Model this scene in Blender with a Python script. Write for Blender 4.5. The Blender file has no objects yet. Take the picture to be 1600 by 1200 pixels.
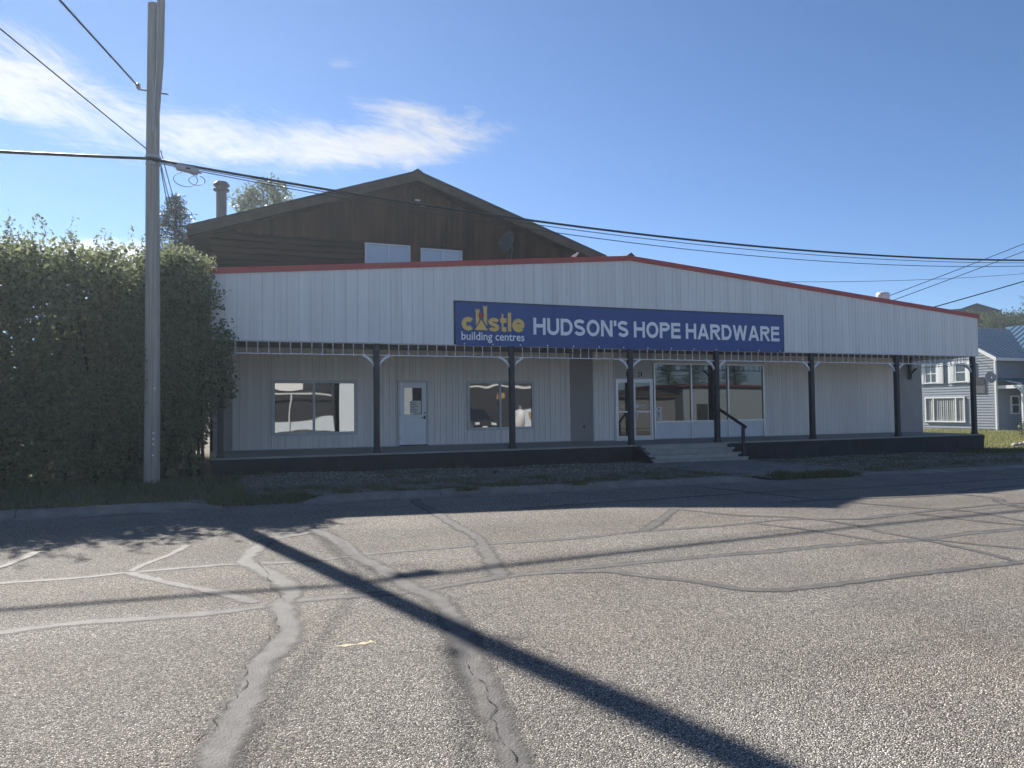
import bpy, math, random
import numpy as np
from mathutils import Vector, Matrix
random.seed(7)
rng = np.random.default_rng(11)
S = bpy.context.scene
COL = S.collection

# ------------------------------------------------------------------ camera, sky, sun, exposure
EYE = Vector((0, 0, 1.70))
cam_d = bpy.data.cameras.new('camera')
cam_d.sensor_fit = 'HORIZONTAL'; cam_d.sensor_width = 36; cam_d.lens = 36 * 1180 / 1600
cam_d.clip_start = 0.05; cam_d.clip_end = 3000
cam = bpy.data.objects.new('camera', cam_d); COL.objects.link(cam)
_r = Vector((0.9298984, -0.36765156, -0.01101373)); _u = Vector((-0.00190913, -0.03476755, 0.9993936)); _f = Vector((0.36781154, 0.92931348, 0.03303218))
M3 = Matrix((_r, _u, -_f)).transposed()
cam.matrix_world = Matrix.Translation(EYE) @ M3.to_4x4()
S.camera = cam

SUN_AZ = math.radians(-13.0)      # measured from +Y towards +X
SUN_EL = math.radians(33.0)
world = bpy.data.worlds.new('World'); S.world = world; world.use_nodes = True
sun_d = bpy.data.lights.new('sun', 'SUN'); sun_d.energy = 4.5; sun_d.angle = math.radians(0.53); sun_d.color = (1.0, 0.945, 0.87)
sun = bpy.data.objects.new('sun', sun_d); COL.objects.link(sun)
to_sun = Vector((math.sin(SUN_AZ) * math.cos(SUN_EL), math.cos(SUN_AZ) * math.cos(SUN_EL), math.sin(SUN_EL)))
sun.rotation_euler = (-to_sun).to_track_quat('-Z', 'Y').to_euler()
sun.location = to_sun * 60
S.view_settings.view_transform = 'Standard'; S.view_settings.look = 'None'
S.view_settings.exposure = 1.42; S.view_settings.gamma = 1.0
S.view_settings.use_curve_mapping = False
S.render.engine = 'CYCLES'
S.render.resolution_x = 1024; S.render.resolution_y = 768

def world_nodes():
    nt = world.node_tree; N = nt.nodes; L = nt.links; N.clear()
    out = N.new('ShaderNodeOutputWorld'); bg = N.new('ShaderNodeBackground'); bg.inputs['Strength'].default_value = 0.051
    sky = N.new('ShaderNodeTexSky'); sky.sky_type = 'NISHITA'; sky.sun_disc = False
    sky.sun_elevation = SUN_EL; sky.sun_rotation = SUN_AZ
    sky.altitude = 1800; sky.air_density = 1.0; sky.dust_density = 0.05; sky.ozone_density = 7.5
    tc = N.new('ShaderNodeTexCoord'); sep = N.new('ShaderNodeSeparateXYZ'); L.new(tc.outputs['Generated'], sep.inputs[0])
    def m(op, a, b=None, c=None):
        n = N.new('ShaderNodeMath'); n.operation = op
        for i, v in enumerate((a, b, c)):
            if v is None: continue
            if isinstance(v, (int, float)): n.inputs[i].default_value = v
            else: L.new(v, n.inputs[i])
        return n.outputs[0]
    x, y, z = sep.outputs
    az = m('ARCTAN2', x, y)
    el = m('ARCSINE', z)
    # cirrus: stretched noise in azimuth / elevation, gathered into a few real banks
    tilt = m('ADD', el, m('MULTIPLY', az, 0.12))
    comb = N.new('ShaderNodeCombineXYZ'); L.new(m('MULTIPLY', az, 6.5), comb.inputs[0]); L.new(m('MULTIPLY', tilt, 24.0), comb.inputs[1]); comb.inputs[2].default_value = 3.7
    n1 = N.new('ShaderNodeTexNoise'); n1.inputs['Scale'].default_value = 1.0; n1.inputs['Detail'].default_value = 9; n1.inputs['Roughness'].default_value = 0.66; n1.inputs['Distortion'].default_value = 0.9
    L.new(comb.outputs[0], n1.inputs['Vector'])
    comb2 = N.new('ShaderNodeCombineXYZ'); L.new(m('MULTIPLY', az, 26.0), comb2.inputs[0]); L.new(m('ADD', m('MULTIPLY', el, 70.0), m('MULTIPLY', az, 22.0)), comb2.inputs[1])
    n2 = N.new('ShaderNodeTexNoise'); n2.inputs['Scale'].default_value = 1.0; n2.inputs['Detail'].default_value = 6; n2.inputs['Roughness'].default_value = 0.6; n2.inputs['Distortion'].default_value = 1.2
    L.new(comb2.outputs[0], n2.inputs['Vector'])
    def bank(a0, e0, wa, we, k=0.0):
        da = m('DIVIDE', m('SUBTRACT', az, math.radians(a0)), math.radians(wa))
        de = m('DIVIDE', m('SUBTRACT', m('SUBTRACT', el, m('MULTIPLY', m('SUBTRACT', az, math.radians(a0)), k)), math.radians(e0)), math.radians(we))
        r2 = m('ADD', m('MULTIPLY', da, da), m('MULTIPLY', de, de))
        return m('EXPONENT', m('MULTIPLY', r2, -1.0))
    banks = [bank(0.0, 18.6, 8.5, 2.3, -0.02), bank(12.5, 19.1, 9.0, 1.5, 0.03), bank(-11.5, 20.6, 5.5, 3.2, -0.1), bank(-8, 10.6, 10.0, 1.2),
             m('MULTIPLY', bank(9.0, 24.4, 1.6, 0.5), .55), bank(14.0, 21.6, 5.0, 1.2, -.1), bank(-70, 24, 30, 6), bank(130, 20, 26, 5), bank(-150, 15, 40, 5)]
    tot = banks[0]
    for b in banks[1:]: tot = m('ADD', tot, b)
    dens = m('ADD', m('MULTIPLY', n1.outputs[0], 0.75), m('MULTIPLY', n2.outputs[0], 0.25))
    val = m('ADD', dens, m('MULTIPLY', m('MINIMUM', tot, 1.1), 0.42))
    mr = N.new('ShaderNodeMapRange'); mr.interpolation_type = 'SMOOTHSTEP'
    mr.inputs['From Min'].default_value = 0.64; mr.inputs['From Max'].default_value = 1.04; mr.inputs['To Max'].default_value = 0.9
    L.new(val, mr.inputs['Value'])
    # cloud = sky light scattered whiter and brighter
    bw = N.new('ShaderNodeRGBToBW'); L.new(sky.outputs[0], bw.inputs[0])
    cl = N.new('ShaderNodeVectorMath'); cl.operation = 'SCALE'; cl.inputs[0].default_value = (1.0, 1.0, 1.0)
    L.new(m('ADD', m('MULTIPLY', bw.outputs[0], 1.35), 2.2), cl.inputs['Scale'])
    mix = N.new('ShaderNodeMix'); mix.data_type = 'RGBA'
    L.new(mr.outputs[0], mix.inputs['Factor']); L.new(sky.outputs[0], mix.inputs['A']); L.new(cl.outputs[0], mix.inputs['B'])
    L.new(mix.outputs['Result'], bg.inputs['Color']); L.new(bg.outputs[0], out.inputs[0])
world_nodes()

# ------------------------------------------------------------------ materials
MATS = {}
def new_mat(name):
    m = bpy.data.materials.new(name); m.use_nodes = True
    return m, m.node_tree, m.node_tree.nodes['Principled BSDF']
def rgb(c): return (c[0], c[1], c[2], 1.0)
def mat(name, col, rough=0.7, spec=0.3, metal=0.0, var=0.0, vscale=3.0, col2=None, bump=0.0, bscale=40.0, stretch=(1, 1, 1), island=0.0, fine=0.0):
    """paint / wood / concrete: base colour with slow blotches, fine speckle, optional per-piece shift and relief"""
    if name in MATS: return MATS[name]
    m, nt, b = new_mat(name); N = nt.nodes; L = nt.links
    b.inputs['Roughness'].default_value = rough; b.inputs['Metallic'].default_value = metal
    b.inputs['Specular IOR Level'].default_value = spec; b.inputs['Base Color'].default_value = rgb(col)
    tc = N.new('ShaderNodeTexCoord'); mp = N.new('ShaderNodeMapping'); mp.inputs['Scale'].default_value = stretch
    L.new(tc.outputs['Object'], mp.inputs[0])
    c2 = col2 if col2 else tuple(max(0, v * (1 - var)) for v in col)
    last = None
    if var > 0 or col2:
        n = N.new('ShaderNodeTexNoise'); n.inputs['Scale'].default_value = vscale; n.inputs['Detail'].default_value = 7; n.inputs['Roughness'].default_value = 0.62
        L.new(mp.outputs[0], n.inputs['Vector'])
        r = N.new('ShaderNodeMapRange'); r.inputs['From Min'].default_value = 0.35; r.inputs['From Max'].default_value = 0.68
        L.new(n.outputs[0], r.inputs['Value'])
        mx = N.new('ShaderNodeMix'); mx.data_type = 'RGBA'; mx.inputs['A'].default_value = rgb(col); mx.inputs['B'].default_value = rgb(c2)
        L.new(r.outputs[0], mx.inputs['Factor']); last = mx.outputs['Result']
    if island > 0:
        g = N.new('ShaderNodeObjectInfo')
        hs = N.new('ShaderNodeHueSaturation'); mr = N.new('ShaderNodeMapRange'); mr.inputs['To Min'].default_value = 1 - island; mr.inputs['To Max'].default_value = 1 + island
        L.new(g.outputs['Random'], mr.inputs['Value']); L.new(mr.outputs[0], hs.inputs['Value'])
        if last: L.new(last, hs.inputs['Color'])
        else: hs.inputs['Color'].default_value = rgb(col)
        last = hs.outputs[0]
    if last: L.new(last, b.inputs['Base Color'])
    if bump > 0:
        n = N.new('ShaderNodeTexNoise'); n.inputs['Scale'].default_value = bscale; n.inputs['Detail'].default_value = 6
        L.new(mp.outputs[0], n.inputs['Vector'])
        bp = N.new('ShaderNodeBump'); bp.inputs['Strength'].default_value = bump; bp.inputs['Distance'].default_value = 0.02
        L.new(n.outputs[0], bp.inputs['Height']); L.new(bp.outputs[0], b.inputs['Normal'])
    MATS[name] = m
    return m

def leaf_mat(name, c1, c2, trans=0.45, rough=0.45):
    m, nt, b = new_mat(name); N = nt.nodes; L = nt.links
    g = N.new('ShaderNodeNewGeometry')
    mx = N.new('ShaderNodeMix'); mx.data_type = 'RGBA'; mx.inputs['A'].default_value = rgb(c1); mx.inputs['B'].default_value = rgb(c2)
    L.new(g.outputs['Random Per Island'], mx.inputs['Factor'])
    L.new(mx.outputs['Result'], b.inputs['Base Color']); b.inputs['Roughness'].default_value = rough; b.inputs['Specular IOR Level'].default_value = 0.4
    t = N.new('ShaderNodeBsdfTranslucent'); hs = N.new('ShaderNodeHueSaturation'); hs.inputs['Value'].default_value = 1.5; hs.inputs['Hue'].default_value = 0.485
    L.new(mx.outputs['Result'], hs.inputs['Color']); L.new(hs.outputs[0], t.inputs['Color'])
    ms = N.new('ShaderNodeMixShader'); ms.inputs[0].default_value = trans
    L.new(b.outputs[0], ms.inputs[1]); L.new(t.outputs[0], ms.inputs[2]); L.new(ms.outputs[0], N['Material Output'].inputs['Surface'])
    return m

def glass_mat(name, ior=2.0, tint=(0.012, 0.016, 0.02), wave=0.0):
    m, nt, b = new_mat(name); N = nt.nodes; L = nt.links
    b.inputs['Base Color'].default_value = rgb(tint); b.inputs['Roughness'].default_value = 0.015; b.inputs['IOR'].default_value = ior; b.inputs['Specular IOR Level'].default_value = 0.5
    if wave > 0:
        tc = N.new('ShaderNodeTexCoord'); n = N.new('ShaderNodeTexNoise'); n.inputs['Scale'].default_value = 0.9; n.inputs['Detail'].default_value = 1
        L.new(tc.outputs['Object'], n.inputs['Vector']); bp = N.new('ShaderNodeBump'); bp.inputs['Strength'].default_value = wave; bp.inputs['Distance'].default_value = 0.05
        L.new(n.outputs[0], bp.inputs['Height']); L.new(bp.outputs[0], b.inputs['Normal'])
    return m

def road_mat():
    m, nt, b = new_mat('chip_seal'); N = nt.nodes; L = nt.links
    tc = N.new('ShaderNodeTexCoord')
    v = N.new('ShaderNodeTexVoronoi'); v.inputs['Scale'].default_value = 98; v.inputs['Randomness'].default_value = 1
    L.new(tc.outputs['Object'], v.inputs['Vector'])
    sp = N.new('ShaderNodeSeparateColor'); L.new(v.outputs['Color'], sp.inputs[0])
    cr = N.new('ShaderNodeValToRGB'); e = cr.color_ramp.elements
    e[0].position = 0.0; e[0].color = (0.07, 0.067, 0.062, 1); e[1].position = 1.0; e[1].color = (0.74, 0.69, 0.59, 1)
    for p, c in ((0.25, (0.22, 0.205, 0.182, 1)), (0.55, (0.325, 0.303, 0.268, 1)), (0.82, (0.465, 0.434, 0.385, 1))):
        q = e.new(p); q.color = c
    L.new(sp.outputs[0], cr.inputs[0])
    # some stones pink, some grey; pinkish lanes
    n = N.new('ShaderNodeTexNoise'); n.inputs['Scale'].default_value = 0.45; n.inputs['Detail'].default_value = 5; L.new(tc.outputs['Object'], n.inputs['Vector'])
    pm = N.new('ShaderNodeMath'); pm.operation = 'MULTIPLY'; L.new(sp.outputs[1], pm.inputs[0])
    mr = N.new('ShaderNodeMapRange'); mr.inputs['From Min'].default_value = 0.4; mr.inputs['From Max'].default_value = 0.66; mr.inputs['To Max'].default_value = 0.85; L.new(n.outputs[0], mr.inputs['Value']); L.new(mr.outputs[0], pm.inputs[1])
    mx = N.new('ShaderNodeMix'); mx.data_type = 'RGBA'; mx.blend_type = 'MULTIPLY'; mx.inputs['B'].default_value = (1.0, 0.86, 0.79, 1)
    L.new(pm.outputs[0], mx.inputs['Factor']); L.new(cr.outputs[0], mx.inputs['A'])
    # worn / bituminous blotches
    n2 = N.new('ShaderNodeTexNoise'); n2.inputs['Scale'].default_value = 0.16; n2.inputs['Detail'].default_value = 8; n2.inputs['Roughness'].default_value = 0.65; L.new(tc.outputs['Object'], n2.inputs['Vector'])
    mr2 = N.new('ShaderNodeMapRange'); mr2.inputs['From Min'].default_value = 0.35; mr2.inputs['From Max'].default_value = 0.7; mr2.inputs['To Min'].default_value = 1.12; mr2.inputs['To Max'].default_value = 0.78; L.new(n2.outputs[0], mr2.inputs['Value'])
    # wheel tracks: long lanes along the street worn darker / dustier
    mp3 = N.new('ShaderNodeMapping'); mp3.inputs['Scale'].default_value = (0.035, 0.55, 1); L.new(tc.outputs['Object'], mp3.inputs[0])
    n3 = N.new('ShaderNodeTexNoise'); n3.inputs['Scale'].default_value = 1.0; n3.inputs['Detail'].default_value = 5; L.new(mp3.outputs[0], n3.inputs['Vector'])
    mr3 = N.new('ShaderNodeMapRange'); mr3.inputs['From Min'].default_value = 0.32; mr3.inputs['From Max'].default_value = 0.68; mr3.inputs['To Min'].default_value = 0.80; mr3.inputs['To Max'].default_value = 1.2; L.new(n3.outputs[0], mr3.inputs['Value'])
    n4 = N.new('ShaderNodeTexNoise'); n4.inputs['Scale'].default_value = 2.6; n4.inputs['Detail'].default_value = 6; n4.inputs['Roughness'].default_value = .7; L.new(tc.outputs['Object'], n4.inputs['Vector'])
    mr4 = N.new('ShaderNodeMapRange'); mr4.inputs['From Min'].default_value = 0.62; mr4.inputs['From Max'].default_value = 0.74; mr4.inputs['To Min'].default_value = 1.0; mr4.inputs['To Max'].default_value = 0.72; L.new(n4.outputs[0], mr4.inputs['Value'])
    pa = N.new('ShaderNodeMath'); pa.operation = 'MULTIPLY'; L.new(mr2.outputs[0], pa.inputs[0]); L.new(mr3.outputs[0], pa.inputs[1])
    pb = N.new('ShaderNodeMath'); pb.operation = 'MULTIPLY'; L.new(pa.outputs[0], pb.inputs[0]); L.new(mr4.outputs[0], pb.inputs[1])
    sc = N.new('ShaderNodeVectorMath'); sc.operation = 'SCALE'; L.new(mx.outputs['Result'], sc.inputs[0]); L.new(pb.outputs[0], sc.inputs['Scale'])
    ve = N.new('ShaderNodeTexVoronoi'); ve.feature = 'DISTANCE_TO_EDGE'; ve.inputs['Scale'].default_value = 98; L.new(tc.outputs['Object'], ve.inputs['Vector'])
    be = N.new('ShaderNodeMapRange'); be.inputs['From Min'].default_value = 0.02; be.inputs['From Max'].default_value = 0.20; L.new(ve.outputs[0], be.inputs['Value'])
    bm_ = N.new('ShaderNodeMix'); bm_.data_type = 'RGBA'; bm_.inputs['A'].default_value = (0.045, 0.042, 0.038, 1); L.new(be.outputs[0], bm_.inputs['Factor']); L.new(sc.outputs[0], bm_.inputs['B'])
    L.new(bm_.outputs['Result'], b.inputs['Base Color'])
    b.inputs['Roughness'].default_value = 0.85; b.inputs['Specular IOR Level'].default_value = 0.15
    bp = N.new('ShaderNodeBump'); bp.inputs['Strength'].default_value = 1.0; bp.inputs['Distance'].default_value = 0.008; bp.invert = True
    v2 = N.new('ShaderNodeTexVoronoi'); v2.inputs['Scale'].default_value = 118; L.new(tc.outputs['Object'], v2.inputs['Vector'])
    sp2 = N.new('ShaderNodeSeparateColor'); L.new(v.outputs['Color'], sp2.inputs[0])
    hh_ = N.new('ShaderNodeMath'); hh_.operation = 'MULTIPLY_ADD'; L.new(sp2.outputs[2], hh_.inputs[0]); hh_.inputs[1].default_value = -0.9; L.new(v.outputs['Distance'], hh_.inputs[2])
    h2_ = N.new('ShaderNodeMath'); h2_.operation = 'MULTIPLY_ADD'; L.new(v2.outputs['Distance'], h2_.inputs[0]); h2_.inputs[1].default_value = .35; L.new(hh_.outputs[0], h2_.inputs[2])
    L.new(h2_.outputs[0], bp.inputs['Height']); L.new(bp.outputs[0], b.inputs['Normal'])
    MATS['road'] = m; return m

def ground_mat():
    m, nt, b = new_mat('verge_soil'); N = nt.nodes; L = nt.links
    tc = N.new('ShaderNodeTexCoord')
    n = N.new('ShaderNodeTexNoise'); n.inputs['Scale'].default_value = 0.55; n.inputs['Detail'].default_value = 8; n.inputs['Roughness'].default_value = 0.7; L.new(tc.outputs['Object'], n.inputs['Vector'])
    v = N.new('ShaderNodeTexVoronoi'); v.inputs['Scale'].default_value = 28; L.new(tc.outputs['Object'], v.inputs['Vector'])
    sp = N.new('ShaderNodeSeparateColor'); L.new(v.outputs['Color'], sp.inputs[0])
    cr = N.new('ShaderNodeValToRGB'); e = cr.color_ramp.elements; e[0].color = (0.085, 0.074, 0.06, 1); e[1].color = (0.28, 0.25, 0.205, 1); q = e.new(0.6); q.color = (0.165, 0.142, 0.115, 1); L.new(sp.outputs[0], cr.inputs[0])
    mx = N.new('ShaderNodeMix'); mx.data_type = 'RGBA'; mx.inputs['B'].default_value = (0.075, 0.085, 0.045, 1)
    mr = N.new('ShaderNodeMapRange'); mr.inputs['From Min'].default_value = 0.5; mr.inputs['From Max'].default_value = 0.66; mr.inputs['To Max'].default_value = 0.8; L.new(n.outputs[0], mr.inputs['Value'])
    L.new(mr.outputs[0], mx.inputs['Factor']); L.new(cr.outputs[0], mx.inputs['A']); L.new(mx.outputs['Result'], b.inputs['Base Color'])
    b.inputs['Roughness'].default_value = 0.95; b.inputs['Specular IOR Level'].default_value = 0.1
    bp = N.new('ShaderNodeBump'); bp.inputs['Strength'].default_value = 0.8; bp.inputs['Distance'].default_value = 0.02; bp.invert = True
    L.new(v.outputs['Distance'], bp.inputs['Height']); L.new(bp.outputs[0], b.inputs['Normal'])
    MATS['ground'] = m; return m
road_mat(); ground_mat()
WHITE_FASCIA = mat('white_metal_siding', (0.84, 0.81, 0.77), 0.5, 0.35, var=0.13, vscale=1.6, island=0.03, stretch=(2.5, 1, .16))
WHITE_WALL = mat('warm_white_siding', (0.86, 0.80, 0.73), 0.55, 0.3, var=0.13, vscale=1.8, island=0.03, stretch=(2.5, 1, .2))
BACKING = mat('siding_backing_board', (0.50, 0.495, 0.49), 0.8)  # plain grey board behind the siding seams
PLAIN = mat('grey_stucco', (0.40, 0.385, 0.375), 0.9, 0.1, var=0.12, vscale=2, bump=0.5, bscale=60)
RED = mat('red_metal_trim', (0.46, 0.045, 0.035), 0.42, 0.5, var=0.15, vscale=2)
NAVY = mat('navy_black_paint', (0.018, 0.022, 0.034), 0.5, 0.4, var=0.3, vscale=4, island=0.1)
SKIRT = mat('navy_skirt_paint', (0.016, 0.019, 0.03), 0.62, 0.3, var=0.35, vscale=3, island=0.18)
TRIM = mat('white_trim_paint', (0.78, 0.78, 0.77), 0.45, 0.4, var=0.05, vscale=6)
GREYTRIM = mat('pale_window_trim', (0.62, 0.62, 0.615), 0.5, 0.4, var=0.06, vscale=6)
SOFFIT = mat('brown_grey_soffit', (0.17, 0.15, 0.135), 0.85, 0.15, var=0.2, vscale=2)
DECK = mat('weathered_deck', (0.36, 0.345, 0.31), 0.8, 0.2, var=0.25, vscale=5, stretch=(.3, 3, 3), island=0.12)
ALU = mat('anodised_aluminium', (0.62, 0.63, 0.64), 0.35, 0.5, metal=0.6, var=0.05)
STEEL = mat('galvanised_steel', (0.50, 0.51, 0.52), 0.42, 0.5, metal=0.7, var=0.15, vscale=8)
DARKSTEEL = mat('dark_hardware', (0.04, 0.042, 0.045), 0.4, 0.5, metal=0.3)
BROWN = mat('stained_brown_board', (0.055, 0.031, 0.021), 0.9, 0.1, col2=(0.12, 0.060, 0.036), vscale=1.2, stretch=(2, 3, .25), island=0.14, bump=0.4, bscale=30)
BROWNH = mat('stained_brown_log', (0.046, 0.027, 0.019), 0.85, 0.15, col2=(0.08, 0.044, 0.028), vscale=2.5, stretch=(.25, 3, 3), island=0.2, bump=0.4, bscale=30)
BARGE = mat('faded_brown_barge', (0.13, 0.095, 0.07), 0.8, 0.2, var=0.35, vscale=3, stretch=(.6, 1, 1))
ROOFM = mat('brown_metal_roof', (0.075, 0.055, 0.042), 0.5, 0.4, var=0.25, vscale=2)
GLASS = glass_mat('window_glass', 2.7, wave=0.10)
GLASS_FLAT = glass_mat('shop_glass', 2.0, wave=0.03)
GLASS_BLIND = mat('glass_over_white_blind', (0.55, 0.57, 0.58), 0.08, 0.8, var=0.05)
CONC = mat('concrete', (0.25, 0.235, 0.21), 0.9, 0.15, var=0.4, vscale=2.2, bump=0.4, bscale=50)
SEAL = mat('crack_sealant', (0.075, 0.072, 0.069), 0.74, 0.22, col2=(0.13, 0.124, 0.117), vscale=6, bump=0.5, bscale=70)
def feather(m):
    nt = m.node_tree; N = nt.nodes; L = nt.links; b = N['Principled BSDF']
    at = N.new('ShaderNodeAttribute'); at.attribute_name = 'edge'; tc = N.new('ShaderNodeTexCoord')
    n = N.new('ShaderNodeTexNoise'); n.inputs['Scale'].default_value = 70; n.inputs['Detail'].default_value = 3; n.inputs['Roughness'].default_value = .8; L.new(tc.outputs['Object'], n.inputs['Vector'])
    ad = N.new('ShaderNodeMath'); ad.operation = 'ADD'; L.new(at.outputs['Fac'], ad.inputs[0]); L.new(n.outputs[0], ad.inputs[1])
    mr = N.new('ShaderNodeMapRange'); mr.inputs['From Min'].default_value = .60; mr.inputs['From Max'].default_value = 1.12
    nw = N.new('ShaderNodeTexNoise'); nw.inputs['Scale'].default_value = 4.5; nw.inputs['Detail'].default_value = 5; nw.inputs['Roughness'].default_value = .7; L.new(tc.outputs['Object'], nw.inputs['Vector'])
    a2 = N.new('ShaderNodeMath'); a2.operation = 'MULTIPLY_ADD'; L.new(nw.outputs[0], a2.inputs[0]); a2.inputs[1].default_value = 1.1; L.new(ad.outputs[0], a2.inputs[2])
    a3 = N.new('ShaderNodeMath'); a3.operation = 'SUBTRACT'; L.new(a2.outputs[0], a3.inputs[0]); a3.inputs[1].default_value = .55; L.new(a3.outputs[0], mr.inputs['Value'])
    tr = N.new('ShaderNodeBsdfTransparent'); mx = N.new('ShaderNodeMixShader'); L.new(mr.outputs[0], mx.inputs[0]); L.new(tr.outputs[0], mx.inputs[1]); L.new(b.outputs[0], mx.inputs[2]); L.new(mx.outputs[0], N['Material Output'].inputs['Surface'])
feather(SEAL)
def broken(m):
    nt = m.node_tree; N = nt.nodes; L = nt.links; b = N['Principled BSDF']; tc = N.new('ShaderNodeTexCoord')
    n = N.new('ShaderNodeTexNoise'); n.inputs['Scale'].default_value = 9; n.inputs['Detail'].default_value = 5; n.inputs['Roughness'].default_value = .75; L.new(tc.outputs['Object'], n.inputs['Vector'])
    mr = N.new('ShaderNodeMapRange'); mr.inputs['From Min'].default_value = .42; mr.inputs['From Max'].default_value = .56; L.new(n.outputs[0], mr.inputs['Value'])
    tr = N.new('ShaderNodeBsdfTransparent'); mx = N.new('ShaderNodeMixShader'); L.new(mr.outputs[0], mx.inputs[0]); L.new(tr.outputs[0], mx.inputs[1]); L.new(b.outputs[0], mx.inputs[2]); L.new(mx.outputs[0], N['Material Output'].inputs['Surface'])
CRACK = mat('open_crack', (0.04, 0.038, 0.036), 0.95, 0.05)
broken(CRACK)
POLE = mat('weathered_pole_wood', (0.45, 0.415, 0.36), 0.85, 0.15, col2=(0.29, 0.255, 0.215), vscale=5, stretch=(4, 4, .12), bump=0.6, bscale=30)
CABLE = mat('black_cable', (0.014, 0.014, 0.016), 0.5, 0.4)
BARK = mat('bark', (0.07, 0.056, 0.044), 0.9, 0.1, var=0.4, vscale=8)
BANNER = mat('navy_vinyl', (0.017, 0.068, 0.27), 0.42, 0.4, var=0.12, vscale=2)
BANNERW = mat('white_vinyl_print', (0.88, 0.88, 0.88), 0.4, 0.5)
GOLD = mat('tan_gold_print', (0.84, 0.56, 0.14), 0.45, 0.4)
REDP = mat('red_print', (0.50, 0.05, 0.04), 0.45, 0.4)
PAPER = mat('paper', (0.78, 0.76, 0.70), 0.8, 0.1, var=0.06, vscale=20)
INK = mat('ink', (0.03, 0.03, 0.035), 0.7, 0.2)

# ------------------------------------------------------------------ mesh helpers
ORG = {}
def gz(X): return -0.0055 * min(max(X, 0.0), 55.0)
def tag(o, label=None, cat=None, group=None, kind=None):
    if label: o['label'] = label
    if cat: o['category'] = cat
    if group: o['group'] = group
    if kind: o['kind'] = kind
    return o
def empty(name, loc, label, cat, group=None):
    o = bpy.data.objects.new(name, None); COL.objects.link(o); o.location = loc; o.empty_display_size = 0.3
    ORG[o.name] = Vector(loc); return tag(o, label, cat, group)
def org(parent):
    return ORG.get(parent.name, Vector((0, 0, 0))) if parent else Vector((0, 0, 0))
def link(name, me, m, parent=None, smooth=False):
    o = bpy.data.objects.new(name, me); COL.objects.link(o)
    if m and not me.materials: me.materials.append(m)
    if smooth:
        me.polygons.foreach_set('use_smooth', [True] * len(me.polygons))
    if parent:
        o.parent = parent; ORG[o.name] = org(parent)
    return o
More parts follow.
